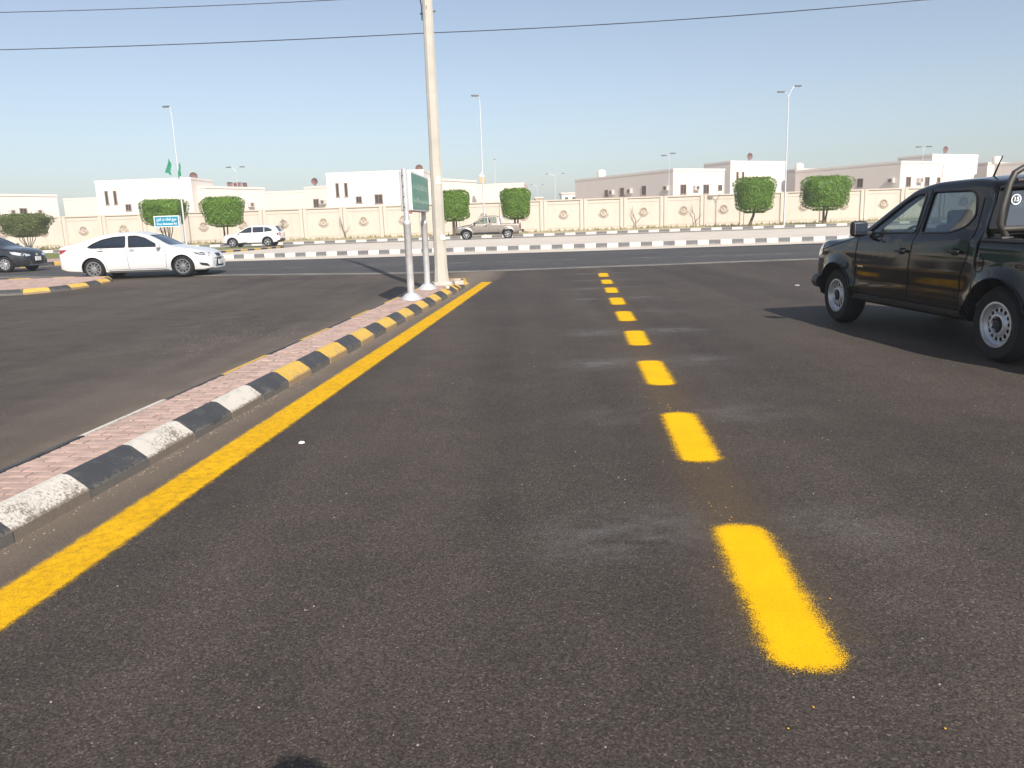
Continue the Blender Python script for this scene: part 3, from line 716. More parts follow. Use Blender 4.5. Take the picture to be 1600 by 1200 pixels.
def left_house(i, cx, label, full=True):
    hs = thing('house', label, 'house', (0, 0, FZ), 0, 'walled compound houses')
    u = (-math.cos(R(29)), math.sin(R(29)))
    C = Vector((cx, 92.6))
    lo, ux, uy = lblock(hs, 'low_wing', C, u, 20.0, 9.0, 6.5, M['house'])
    T_ = Vector((cx - 12.4, 92.2)); ut = Vector((math.cos(R(3)), -math.sin(R(3)))) 
    if full:
        lblock(hs, 'tall_wing', T_, ut, 11.2, 6.0, 7.45, M['house'])
        for s in (1.2, 2.2): house_window(hs, T_ + ut * s, ut, 5.5, .26, 1.5)
        for s, w, h in ((3.6, .55, .7), (5.9, .8, 1.0), (9.6, .7, .9)): house_window(hs, T_ + ut * s, ut, 4.35, w, h)
        dv = MB().box((0, 0, 0), (.12, .05, 6.0)).obj('drainpipe', M['house_b'], hs, None, (T_.x + ut.x * 3.2, T_.y + ut.y * 3.2 - .03, 3.9))
        link('satellite_dish', dish_m, hs, (T_.x + 10.4, T_.y + 2.4, 7.75), 0.3)
    for s in (1.4, 4.6): house_window(hs, C + uy * s, uy, 4.35, .75, .95)
    for s in (3.2, 6.4): ac_unit(hs, C + uy * s, uy, 4.4)
    for s, w in ((15.5, .75), (18.2, .75)): house_window(hs, C + ux * s, ux, 4.4, w, 1.0)
    ac_unit(hs, C + ux * 16.9, ux, 4.5)
    link('satellite_dish', dish_m, hs, (C.x + ux.x * 18.6, C.y + ux.y * 18.6 + 1.2, 7.15), -.2)
    lblock(hs, 'rear_wing', (cx + 1.5, 107), (1, -.1), 9, 8, 6.3, M['house_b'])
    return hs
left_house(0, -8.0, 'cream house with two slit windows behind the green sign and the concrete pole')
left_house(1, -34.4, 'cream house behind the lamp post with the flags')
left_house(2, -60.3, 'cream low house behind the wall at the left edge of the picture')
t = thing('rooftop_turret', 'small ochre turret on the roof edge beside the middle lamp post', 'turret', at(753, 286, 97)); t.scale = (.8, .8, .75)
MB().box((0, 0, .45), (.9, .9, .9), bev=.05).obj('turret_base', M['gold'], t); MB().lathe([(.45, .9), (.5, 1.0), (.32, 1.25), (.12, 1.4), (.05, 1.75), (0, 1.8)], 14).obj('turret_cap', M['house'], t, 40)
for px, lb in ((364, 'left'), (378, 'right')):
    p = at(px, 300, 98)
    t = thing('roof_antenna', 'red antenna cluster on the roof right of the flags, the %s of two' % lb, 'antenna', p, 0, 'red roof antennas')
    MB().tube([(0, 0, -1.5), (0, 0, 1.2)], .05, 6).obj('mast', M['red_paint'], t)
    MB().box((-.35, 0, .9), (.5, .3, .55), .3, bev=.08).box((.4, .1, .8), (.5, .3, .6), -.3, bev=.08).box((0, -.2, .3), (.5, .3, .4), 0, bev=.08).obj('panel_antenna', M['dish'], t)

# ------------------------------------------------------------------ trees
def crown_r(t, bot):
    base = bot + (1 - bot) * min(1, t / 0.75) ** 0.8
    edge = (1 - max(0, (t - 0.86) / 0.14) ** 2.4 * 0.22) * (1 - max(0, (0.13 - t) / 0.13) ** 2 * 0.4)
    return base * edge
def ficus(px, base_py, Y, top_py, bot_py, half_px, stems, label, leaf='leaf', bot=0.74, nleaf=6500, lean=0.0):
    sc = Y / FPX
    base = at(px, base_py, Y); g_ = 0.39 + (Y - 68.6) * 0.0066
    tz = at(px, top_py, Y).z; bz = at(px, bot_py, Y).z; rx = half_px * sc; ry = rx * 0.92
    t = thing('ficus_tree', label, 'tree', (base.x, Y, g_), 0, 'clipped ficus trees on the verge')
    zb, hh = bz - g_, tz - bz
    rn = random.Random(int(px)); ph = [rn.uniform(0, 6.28) for _ in range(6)]
    def surf(a, tt, k=1.0):
        n = 3.2; c, s = math.cos(a), math.sin(a)
        q = (abs(c) ** n + abs(s) ** n) ** (-1 / n)
        wob = 1 + 0.035 * math.sin(3 * a + ph[0] + 4 * tt) + 0.03 * math.sin(5 * a + ph[1] - 7 * tt) + .025 * math.sin(9 * tt + ph[2] + 2 * a)
        r_ = q * crown_r(tt, bot) * k * wob
        return Vector((c * r_ * rx + lean * tt * hh, s * r_ * ry, zb + tt * hh))
    mb = MB()
    for i in range(nleaf):
        a = rn.uniform(0, 6.283); m_ = rn.random()
        if m_ < 0.66: p = surf(a, rn.random()); nrm = Vector((math.cos(a), math.sin(a), 0.25)); k = 1 - abs(rn.gauss(0, .05)) + rn.gauss(0, .012)
        elif m_ < 0.9:
            k0 = math.sqrt(rn.random()); p = surf(a, 1.0, k0); p.z += hh * (.015 + .03 * math.sin(p.x * 4 + ph[3]) * math.cos(p.y * 5 + ph[4])); nrm = Vector((0, 0, 1)); k = 1
            p.z += rn.uniform(-.12, .03) + (rn.random() < .04) * rn.uniform(0, .18)
        else: k0 = math.sqrt(rn.random()); p = surf(a, 0.0, k0); p.z += rn.uniform(-.05, .12) - hh * .02; nrm = Vector((0, 0, -1)); k = 1
        cc = Vector((lean * (p.z - zb), 0, p.z)); p = cc + (p - cc) * k
        s = rn.uniform(.045, .085)
        nrm = (nrm.normalized() + Vector((rn.gauss(0, .55), rn.gauss(0, .55), rn.gauss(0, .55)))).normalized()
        u = nrm.orthogonal().normalized(); u = Matrix.Rotation(rn.uniform(0, 6.28), 3, nrm) @ u; w = nrm.cross(u)
        mb.add([p - u * s, p + w * s * .5, p + u * s, p - w * s * .5], [(0, 1, 2, 3)])
    # dense twiggy inside so the clipped mass is opaque
    na, ntt = 20, 10; vs, fs = [], []
    for j in range(ntt + 1):
        for i in range(na): vs.append(surf(6.283 * i / na, j / ntt, 0.87) * 1.0 + Vector((0, 0, (0.5 - j / ntt) * hh * .12)))
    for j in range(ntt):
        for i in range(na): fs.append((j * na + i, j * na + (i + 1) % na, (j + 1) * na + (i + 1) % na, (j + 1) * na + i))
    fs += [tuple(range(na))[::-1], tuple(ntt * na + i for i in range(na))]
    mb.add(vs, fs)
    me = bpy.data.meshes.new('crown'); me.from_pydata(mb.v, [], mb.f); me.materials.append(M[leaf]); me.update()
    link('crown', me, t)
    for k, (dx0, dx1, r_) in enumerate(stems):
        y1 = rn.uniform(-.15, .15)
        MB().tube([(dx0, 0, -.1), (dx0 * .8 + dx1 * .2, y1 * .3, zb * .35), (dx0 * .3 + dx1 * .7, y1 * .8, zb * .75), (dx1, y1, zb + hh * .35)], [r_ * 1.25, r_, r_ * .9, r_ * .6], 8).obj('trunk', M['bark'], t, 60)
ficus(45, 388, 70.9, 335, 369, 35, [(-.1 + .05 * k, -.9 + .3 * k, .035) for k in range(7)], 'broad olive green clipped tree on many thin stems at the far left', 'leaf_olive', .72)
ficus(262, 375, 70.9, 313, 353, 34, [(-.1, -.55, .06), (0, -.2, .065), (.1, .1, .05), (.15, .35, .055), (.2, .7, .045)], 'clipped ficus behind the blue street name sign', 'leaf', .72)
ficus(354, 376, 70.9, 309, 353, 31, [(-.12, -.16, .09), (.12, .2, .07)], 'clipped ficus on two stems above the white car roof, right of the flags', 'leaf', .78)
ficus(712, 368, 70.9, 299, 344, 23.5, [(-.08, -.12, .11), (.1, .12, .08)], 'clipped ficus just right of the concrete pole, over the beige pickup bonnet', 'leaf', .9)
ficus(807, 357, 70.9, 296, 341, 23, [(-.1, -.12, .1), (.12, .16, .09)], 'clipped ficus over the bed of the beige pickup', 'leaf', .84)
ficus(1178, 347, 70.9, 279, 331, 30, [(-.35, .1, .13)], 'clipped ficus on one leaning trunk left of the right lamp post', 'leaf', .8, 7500)
ficus(1288, 344, 70.9, 277, 327, 36, [(-.06, -.05, .12), (.08, .3, .09)], 'wide clipped ficus right of the right lamp post', 'leaf', .8, 7500)

# verge grass and weeds, lawn
mb = MB(); rg = random.Random(2)
def tuft(mb, x, y, z, h, n):
    for _ in range(n):
        a = rg.uniform(0, 6.28); l = rg.uniform(.5, 1) * h; w = l * .09 + .006; dx, dy = math.cos(a), math.sin(a); s = l * rg.uniform(.2, .7)
        mb.add([(x - dy * w, y + dx * w, z), (x + dy * w, y - dx * w, z), (x + dx * s, y + dy * s, z + l)], [(0, 1, 2)])
for i in range(2600):
    x = rg.uniform(-58, 58); yy = 78.8 - abs(rg.gauss(0, 2.2)); tuft(mb, x, max(yy, 68.9), .39 + (max(yy, 68.9) - 68.6) * .0066, rg.choice((.08, .1, .14, .2, .3)) * (1.5 if x < -22 and yy > 77.5 else 1), 5)
for i in range(1200): tuft(mb, rg.uniform(-60, -19), rg.uniform(46, 57), .34, .12, 4)
o = mb.obj('grass', M['grass']); o['kind'] = 'stuff'; o['label'] = 'dry patchy grass along the foot of the cream wall'
for px, wv in ((995, 1), (436, -1), (540, 1), (1088, 1)):
    p = at(px, 360, 78.7); v = MB(); rv = random.Random(px)
    pts = [(0, 0, 0)]; 
    for i in range(1, 9): pts.append((wv * -.06 * i + rv.uniform(-.08, .08), 0, i * .27))
    v.tube(pts, [.045 - .004 * i for i in range(9)], 5)
    v.tube([pts[2], (wv * .3, -.03, .9), (wv * .5, -.03, 1.3)], [.03, .02, .01], 5); v.tube([pts[4], (wv * -.5, -.03, 1.5), (wv * -.55, -.03, 1.9)], [.03, .02, .01], 5)
    lv = MB()
    for i in range(60):
        b0 = pts[rv.randint(1, 8)]; tuft(lv, b0[0] + rv.gauss(0, .2), b0[1] - .05, b0[2] + rv.gauss(0, .15), .1, 1)
    t = thing('dry_climber', {995: 'dry leaning climber against the wall right of the wall gap in the middle', 436: 'dry climber on the wall behind the white SUV', 540: 'thin dry climber on the wall right of the white SUV', 1088: 'thin dry stems against the wall left of the leaning ficus'}[px], 'plant', (p.x, 78.7, .45), 0, 'dry climbers on the wall')
    v.obj('stem', M['bark'], t); lv.obj('foliage', M['grass'], t)
#@@PART3
# ------------------------------------------------------------------ vehicles
def roundp(poly, r, n=4):
    out = []; m = len(poly)
    for i in range(m):
        a, p, b = Vector(poly[i - 1]), Vector(poly[i]), Vector(poly[(i + 1) % m])
        ra = min(r, (a - p).length * .45); rb_ = min(r, (b - p).length * .45)
        s, e = p + (a - p).normalized() * ra, p + (b - p).normalized() * rb_
        for k in range(n + 1):
            t = k / n; q = s * (1 - t) ** 2 + p * 2 * t * (1 - t) + e * t * t; out.append((q.x, q.y))
    return out

def arrange(base, cutters):
    o = bpy.data.objects.new('tmp', base); COL.objects.link(o); tmp = [o]
    for c in cutters:
        k = bpy.data.objects.new('cut', c); COL.objects.link(k); tmp.append(k)
        md = o.modifiers.new('b', 'BOOLEAN'); md.operation = 'DIFFERENCE'; md.object = k; md.solver = 'EXACT'; md.material_mode = 'TRANSFER'
    dg = bpy.context.evaluated_depsgraph_get(); dg.update()
    me = bpy.data.meshes.new_from_object(o.evaluated_get(dg))
    for k in tmp: bpy.data.objects.remove(k)
    return me

class Car:
    def __init__(s, name, label, loc, yaw, W, top, bot, belt, axles, rw, paint, tum=0.36, ends=(0.14, 0.2), rad=0.11, flare=0.03, matfun=None, zm=0.72, nose=0.12, cat='car', group=None, arch=None, groove=0.0):
        s.gv = groove
        s.t = thing(name, label, cat, loc, yaw, group)
        s.W, s.top, s.bot, s.belt, s.ax, s.rw, s.tum, s.rad, s.fl, s.zm = W, top, bot, belt, axles, rw, tum, rad, flare, zm
        s.x0, s.x1 = top[0][0], top[-1][0]; s.ends = ends; s.nose = nose; s.paint = paint; s.matfun = matfun; s.ra = arch or rw + 0.06
        s.mats = [paint, M['trim'], M['interior'], M['seam']]
        v, f, mi = s.loft(0.0)
        s.bvh = BVHTree.FromPolygons(v, f)
        s.base = (v, f, mi)
    def plan(s, x):
        e0, e1 = s.ends; d0, d1 = x - s.x0, s.x1 - x
        k = 1.0
        if d0 < .5: k -= e0 * (1 - d0 / .5) ** 2.4
        if d1 < .75: k -= e1 * (1 - d1 / .75) ** 2.2
        if d0 < .07: k -= .05 * (1 - d0 / .07) ** 2
        if d1 < .07: k -= .06 * (1 - d1 / .07) ** 2
        return k
    def half(s, x, z):
        b = s.W * s.plan(x); zb = interp(s.belt, x); zl = 0.25
        if z <= zb:
            if z < s.zm: w = b * (1 - .075 * ((s.zm - z) / (s.zm - zl)) ** 2)
            else: w = b * (1 - .03 * ((z - s.zm) / (zb - s.zm)) ** 2)
        else:
            q = min(1, (z - zb) / .06); w = b * .97 - .03 * q * q * (3 - 2 * q) - s.tum * (z - zb)
        if s.gv: w += s.gv * (math.exp(-((z - .53) / .035) ** 2) - .9 * math.exp(-((z - .66) / .10) ** 2) + .5 * math.exp(-((z - .97) / .03) ** 2))
        for ax in s.ax:
            d = math.hypot(x - ax, z - s.rw)
            if d < s.ra + .16: w += s.fl * (1 - max(0, (d - s.ra) / .16)) ** 1.5 if d > s.ra else s.fl
        return max(w, .05)
    def section(s, x, ins, zlo=None):
        zt = interp(s.top, x) - ins; zbt = interp(s.bot, x) if zlo is None else zlo
        r = min(s.rad, (zt - zbt) * .35); H_ = lambda z: max(.04, s.half(x, z) - ins)
        pts = [(0, zbt), (H_(zbt) * .6, zbt), (H_(zbt) - .05, zbt)]
        n = 22
        for i in range(n): z = zbt + .035 + (zt - r - zbt - .035) * i / (n - 1); pts.append((H_(z), z))
        wc = H_(zt - r) - r
        for i in range(1, 6): a = math.pi / 2 * i / 5; pts.append((wc + r * math.cos(a), zt - r + r * math.sin(a)))
        cr = .035
        for i in range(1, 7): q = 1 - i / 6; pts.append((wc * q, zt + cr * (1 - q * q)))
        return pts
    def loft(s, ins, xa=None, xb=None, zlo=None):
        xa = s.x0 if xa is None else xa; xb = s.x1 if xb is None else xb
        n = int((xb - xa) / .035); xs_ = [xa + (xb - xa) * i / n for i in range(n + 1)]
        if ins == 0: xs_ = sorted(set(xs_ + [s.x0 + .01, s.x0 + .03, s.x1 - .01, s.x1 - .03]))
        V, F, MI = [], [], []; m = None
        zc = (interp(s.top, s.x1) + interp(s.bot, s.x1)) / 2
        for x in xs_:
            h = s.section(x, ins, zlo); ring = [(x, y, z) for y, z in h] + [(x, -y, z) for y, z in h[-2:0:-1]]
            if ins == 0:
                out = []
                for X_, y, z in ring:
                    k1 = max(0, (x - (s.x1 - .6)) / .6) ** 2; k0 = max(0, ((s.x0 + .5) - x) / .5) ** 2
                    out.append((X_ - s.nose * k1 * ((z - zc) / .35) ** 2 * .6 - k1 * .10 * (y / s.W) ** 2 + k0 * .05 * (y / s.W) ** 2, y, z))
                ring = out
            m = len(ring); V += ring
        for i in range(len(xs_) - 1):
            for k in range(m):
                k2 = (k + 1) % m; F.append((i * m + k, (i + 1) * m + k, (i + 1) * m + k2, i * m + k2))
                if s.matfun and ins == 0:
                    c = [V[j] for j in F[-1]]; MI.append(s.matfun(sum(p[0] for p in c) / 4, sum(p[2] for p in c) / 4))
                else: MI.append(0)
        F.append(tuple(range(m))); MI.append(MI[0]); F.append(tuple((len(xs_) - 1) * m + k for k in range(m))[::-1]); MI.append(1 if s.matfun and s.matfun(s.x1, .4) else 0)
        return [Vector(p) for p in V], F, MI
    def mk(s, name, v, f, mats, mi=None):
        me = bpy.data.meshes.new(name); me.from_pydata(v, [], f)
        for m in mats: me.materials.append(m)
        if mi: me.polygons.foreach_set('material_index', mi)
        finish(me); return me
    def body(s, cab, floor, side_wins, fw=None, rw_=None, extra=()):
        v, f, mi = s.base
        base = s.mk('body', v, f, s.mats, mi)
        cuts = []
        cv, cf, _ = s.loft(.055, cab[0], cab[1], floor)
        cuts.append(s.mk('cut', cv, cf, [M['interior']]))
        mb = MB()
        for p in side_wins:
            vs = [(x, y, z) for y in (-3, 3) for x, z in p]; n = len(p)
            mb.add(vs, [tuple(range(n)), tuple(range(n, 2 * n))] + [(i, (i + 1) % n, n + (i + 1) % n, n + i) for i in range(n)])
        for q in (fw, rw_):
            if q:
                p, xa, xb = q; vs = [(x, y, z) for x in (xa, xb) for y, z in p]; n = len(p)
                m2 = MB().add(vs, [tuple(range(n)), tuple(range(n, 2 * n))] + [(i, (i + 1) % n, n + (i + 1) % n, n + i) for i in range(n)])
                cuts.append(m2.mesh('cut', M['interior']))
        if side_wins: cuts.append(mb.mesh('cut', M['interior']))
        mb = MB()
        for ax in s.ax:
            for sd in (-1, 1):
                y0, y1 = sd * (s.W - .36), sd * (s.W + .3)
                mb.lathe([(0.001, y0), (s.ra, y0), (s.ra, y1), (0.001, y1)], 36, 'Y', (ax, 0, s.rw))
        arches = mb
        me = arches.mesh('cut', M['seam'])
        bm = bmesh.new(); bm.from_mesh(me); bmesh.ops.remove_doubles(bm, verts=bm.verts, dist=.003); bmesh.ops.recalc_face_normals(bm, faces=bm.faces); bm.to_mesh(me); bm.free()
        cuts.append(me)
        zmax = max(p.z for p in v) + .02
        for tr in range(6):                                   # the exact solver can miss on unlucky numbers: nudge and retry
            ex = [MB().box((c[0][0] + .003 * tr, .002 * tr, c[0][2]), (c[1][0] - .004 * tr, c[1][1] + .003 * tr, c[1][2])).mesh('cut', s.paint) for c in extra]
            me = arrange(base, cuts + ex)
            if len(me.vertices) and max(q.co.z for q in me.vertices) < zmax and max(abs(q.co.y) for q in me.vertices) < s.W + .12: break
            for c in cuts:
                for q in c.vertices: q.co += Vector((.0007, .0004, .0006))
        finish(me, 28, recalc=False)
        s.bd = link('body', me, s.t); return s.bd
    def hit(s, kind, a, b, side=1):
        if kind == 'side': o, d = Vector((a, side * 3, b)), Vector((0, -side, 0))
        elif kind == 'front': o, d = Vector((5, a, b)), Vector((-1, 0, 0))
        elif kind == 'rear': o, d = Vector((-5, a, b)), Vector((1, 0, 0))
        else: o, d = Vector((a, b, 4)), Vector((0, 0, -1))
        l, n, i, ds = s.bvh.ray_cast(o, d)
        if l is None: return None, None
        if n.dot(d) > 0: n = -n
        return l, n
    def panel(s, name, kind, poly, mat, off=.004, side=1, parent=None, step=.07, thick=0):
        bm = bmesh.new(); vs = [bm.verts.new((a, b, 0)) for a, b in poly]; bm.faces.new(vs)
        a0, a1 = min(p[0] for p in poly), max(p[0] for p in poly); b0, b1 = min(p[1] for p in poly), max(p[1] for p in poly)
        k = a0 + step
        while k < a1: bmesh.ops.bisect_plane(bm, geom=bm.verts[:] + bm.edges[:] + bm.faces[:], plane_co=(k, 0, 0), plane_no=(1, 0, 0)); k += step
        k = b0 + step
        while k < b1: bmesh.ops.bisect_plane(bm, geom=bm.verts[:] + bm.edges[:] + bm.faces[:], plane_co=(0, k, 0), plane_no=(0, 1, 0)); k += step
        bmesh.ops.triangulate(bm, faces=[f for f in bm.faces if len(f.verts) > 4])
        last = None; ns = {}
        for v in bm.verts:
            l, n = s.hit(kind, v.co.x, v.co.y, side)
            if l is None:
                l, n = s.hit(kind, v.co.x * .96, v.co.y, side) if kind != 'side' else s.hit(kind, v.co.x, v.co.y - .03, side)
            if l is None: l, n = (last if last else (Vector((0, 0, 0)), Vector((0, 0, 1))))
            last = (l, n); v.co = l + n * off; ns[v.index] = n.copy()
        bm.normal_update()
        if sum(f.normal.dot(last[1]) for f in bm.faces) < 0: bmesh.ops.reverse_faces(bm, faces=bm.faces[:])
        if thick: bmesh.ops.solidify(bm, geom=bm.faces[:], thickness=thick)
        me = bpy.data.meshes.new(name); bm.to_mesh(me); bm.free(); me.materials.append(mat); finish(me, 50, recalc=False)
        return link(name, me, parent or s.t)
    def line(s, name, kind, pts, mat, r=.004, side=1, parent=None, closed=False, off=0.0, step=.05):
        P = []; pts = list(pts) + ([pts[0]] if closed else [])
        for i in range(len(pts) - 1):
            a, b = Vector(pts[i]), Vector(pts[i + 1]); n = max(1, int((b - a).length / step))
            for k in range(n): P.append(a + (b - a) * k / n)
        P.append(Vector(pts[-1])); Q = []
        for p in P:
            l, n = s.hit(kind, p.x, p.y, side)
            if l is not None: Q.append(l + n * off)
        if len(Q) < 2: return None
        return MB().tube(Q, r, 5).obj(name, mat, parent or s.t, 60)
    def windows(s, polys, gl, names=('window',) * 6, trim=True):
        for i, p in enumerate(polys):
            for sd in (1, -1):
                o = s.panel('window', 'side', p, gl[i] if isinstance(gl, list) else gl, -.012, sd)
                if trim: s.line('window_trim', 'side', p, M['trim'], .011, sd, o, True, .001)
    def wheel(s, kind, width=.24, rim=.21, rmat=None, spokes=10):
        rw = s.rw; h = width / 2
        ty = MB().lathe([(rim, -h), (rw - .05, -h - .005), (rw - .015, -h + .03), (rw, -h + .06), (rw, h - .06), (rw - .015, h - .03), (rw - .05, h + .005), (rim + .02, h), (rim, h - .015), (rim, -h)], 36, 'Y')
        for k in range(3): pass
        tyre = ty.mesh('tyre', M['rubber'], 35)
        w = MB()
        w.lathe([(rim, -h), (rim + .004, h - .01), (rim + .008, h + .003), (rim - .012, h + .004), (rim - .022, h - .02), (rim - .03, -h)], 36, 'Y')
        bk_ = MB().lathe([(0.001, h - .10), (rim - .01, h - .10)], 24, 'Y')  # flat black disc paints the shade behind spokes and holes
        if kind == 'steel':
            w.lathe([(rim - .022, h - .02), (rim - .05, h - .045), (rim - .055, h - .04)], 36, 'Y')
            ri, ro = rim - .092, rim - .053
            for k in range(14):                                 # bridges between the round holes
                a = 2 * math.pi * k / 14; vs = []
                for rr, da in ((ri, .16), ((ri + ro) / 2, .07), (ro, .16)):
                    for sg in (-1, 1): vs.append((math.cos(a + sg * da) * rr, h - .035, math.sin(a + sg * da) * rr))
                w.add(vs, [(0, 1, 3, 2), (2, 3, 5, 4)])
            w.lathe([(ri, h - .035), (ri - .02, h - .012), (ri - .04, h - .01), (ri - .055, h - .035)], 30, 'Y')
            hub = MB().lathe([(ri - .052, h - .04), (.05, h - .04), (.045, h - .005), (.0, h)], 20, 'Y')
            for k in range(6): hub.lathe([(.012, h - .04), (.011, h - .015), (0, h - .013)], 6, 'Y', (math.cos(k * 1.047) * .072, 0, math.sin(k * 1.047) * .072))
            hubm = M['trim']
        else:
            for k in range(spokes):
                a = 2 * math.pi * k / spokes; c, sn = math.cos(a), math.sin(a); b = .6 * 2 * math.pi / spokes * .28
                for dd in ((-b, -b * 2.1), (b, b * 2.1)) if kind == 'twin' else ((0, 0),):
                    a0, a1 = a + dd[0], a + dd[1]; ww0, ww1 = (.010, .0065) if kind == 'twin' else (.028, .024)
                    p0 = Vector((math.cos(a0) * .045, 0, math.sin(a0) * .045)); p1 = Vector((math.cos(a1) * (rim - .015), 0, math.sin(a1) * (rim - .015)))
                    tn = (p1 - p0).normalized().cross(Vector((0, 1, 0)))
                    vs = [p0 - tn * ww0 + Vector((0, h - .015, 0)), p0 + tn * ww0 + Vector((0, h - .015, 0)), p1 + tn * ww1 + Vector((0, h - .012, 0)), p1 - tn * ww1 + Vector((0, h - .012, 0))]
                    vs += [v - Vector((0, .05, 0)) for v in vs]
                    w.add(vs, [(0, 1, 2, 3), (0, 4, 5, 1), (1, 5, 6, 2), (3, 2, 6, 7), (0, 3, 7, 4)])
            hub = MB().lathe([(.065, h - .06), (.062, h - .01), (.05, h), (.0, h + .002)], 18, 'Y'); hubm = rmat or M['alloy']
        rm = rmat or M['alloy']; wm = w.mesh('wheel', rm, 35); hm = hub.mesh('hub', hubm, 35); bm_ = bk_.mesh('dark_backing', M['seam'])
        for ax in s.ax:
            for sd in (1, -1):
                o = link('wheel', wm, s.t, (ax, sd * (s.W - h - .015), rw), 0 if sd > 0 else math.pi); o.rotation_euler.y = random.uniform(0, 3)
                if sd < 0: o.rotation_euler = (0, random.uniform(0, 3), math.pi)
                link('tyre', tyre, o); link('hub', hm, o); link('dark_backing', bm_, o)
    def seats(s, rows, zf):
        for x in rows:
            for y in (-.38, .38):
                b = MB().box((x, y, zf + .16), (.5, .5, .16), bev=.05); sb = [(x - .24 - .10 * k, y, zf + .3 + .2 * k) for k in range(3)]
                for k in range(3): b.box((x - .24 - .06 * k, y, zf + .32 + .19 * k), (.14, .48 - .03 * k, .22), bev=.05)
                b.box((x - .42, y, zf + .88), (.1, .26, .17), bev=.04); b.obj('seat', M['seat'], s.t, 50)
    def steering(s, x, y, z):
        P = [(x + .1 * math.sin(a) * .45, y + .18 * math.cos(a), z + .18 * math.sin(a) * .9) for a in [i * .314 for i in range(21)]]
        m = MB().tube(P, .017, 6); m.tube([(x, y - .16, z), (x, y + .16, z)], .02, 6).tube([(x, y, z), (x + .35, y, z - .15)], .03, 6)
        m.obj('steering_wheel', M['interior'], s.t, 60)
        MB().box((x + .42, 0, z - .05), (.4, 1.4, .3), bev=.08).obj('dashboard', M['interior'], s.t, 50)
    def mirror(s, x, y, z, mat, k=1.0):
        for sd in (1, -1):
            b = MB().box((x, sd * (y + .13 * k), z), (.11 * k, .19 * k, .18 * k), bev=.05 * k); b.box((x + .01, sd * (y + .0), z - .06), (.07, .18, .05), bev=.015)
            o = b.obj('side_mirror', mat, s.t, 50)
            MB().box((x - .058 * k, sd * (y + .13 * k), z), (.008, .15 * k, .13 * k), bev=.003).obj('mirror_glass', M['chrome'], o)
    def handle(s, x, z, mat, sd):
        l, n = s.hit('side', x, z, sd)
        if l is None: return
        b = MB().box((l.x, l.y + sd * .03, l.z), (.19, .025, .032), bev=.01).box((l.x - .07, l.y + sd * .01, l.z), (.03, .04, .03), bev=.006).box((l.x + .075, l.y + sd * .01, l.z), (.03, .04, .03), bev=.006)
        b.obj('door_handle', mat, s.t, 50)
        s.panel('handle_recess', 'side', roundp([(x - .06, z - .04), (x + .06, z - .04), (x + .06, z + .035), (x - .06, z + .035)], .03), M['seam'], .003, sd)

def pickup_profile(cr, cw=1.235, roof=1.78, nosez=1.13):
    # cr: rear of cab
    return [(-2.70, 1.02), (-2.68, 1.14), (-2.62, 1.17), (cr - .10, 1.19), (cr - .06, 1.20), (cr - .035, 1.55), (cr, roof - .09), (cr + .12, roof - .035), (cr + .5, roof - .002), (cr + 1.0, roof - .005), (.22, roof - .06), (.42, roof - .15), (1.20, cw - .02), (1.34, cw - .07), (1.7, cw - .12), (2.1, nosez - .03), (2.32, nosez - .10), (2.42, nosez - .22), (2.47, nosez - .45)]

# --- black double-cab pickup, driving away on the right
bp = Car('pickup_truck', 'black double cab pickup with roll bar and silver steel wheels on the right', (5.47, 9.12, 0), R(93.9), .915, pickup_profile(-1.19), [(-2.7, .55), (-2.2, .48), (-1.0, .34), (1.0, .34), (2.0, .34), (2.4, .42)], [(-2.7, 1.12), (-1.2, 1.17), (1.0, 1.14), (1.3, 1.16), (2.4, 1.1)], (1.6, -1.6), .372, M['paint_black'], tum=.31, rad=.1, flare=.045, ends=(.1, .11), nose=.08, groove=.012, matfun=lambda x, z: 1 if (x > 2.06 and z < .60) or z < .40 or (x < -2.55 and z < .72) else 0, cat='pickup', arch=.44)
BPW = [roundp([(.97, 1.215), (-.06, 1.225), (-.015, 1.665), (.20, 1.64), (.36, 1.57)], .05), roundp([(-.16, 1.225), (-.13, 1.67), (-.80, 1.665), (-.92, 1.60), (-1.02, 1.40), (-.93, 1.30), (-.70, 1.235)], .06)]
bp.body((-1.14, 1.05), .5, BPW, (roundp([(-.62, 1.24), (.62, 1.24), (.5, 1.66), (-.5, 1.66)], .06), .25, 1.5), (roundp([(-.64, 1.26), (.64, 1.26), (.56, 1.66), (-.56, 1.66)], .06), -1.5, -1.05), extra=[((-1.97, 0, 1.3), (1.34, 1.46, 1.1))])
bp.windows(BPW, [M['glass_clear'], M['glass_tint']])
bp.panel('windscreen', 'front', roundp([(-.63, 1.23), (.63, 1.23), (.51, 1.67), (-.51, 1.67)], .06), M['glass_clear'], -.012)
rwin = bp.panel('rear_window', 'rear', roundp([(-.65, 1.25), (.65, 1.25), (.57, 1.67), (-.57, 1.67)], .06), M['glass_dark'], -.012)
bp.wheel('steel', .25, .215, M['steel_rim'])
bp.seats((.28, -.6), .5); bp.steering(.62, .38, 1.12)
bp.mirror(.88, .87, 1.27, M['trim'], 1.08)
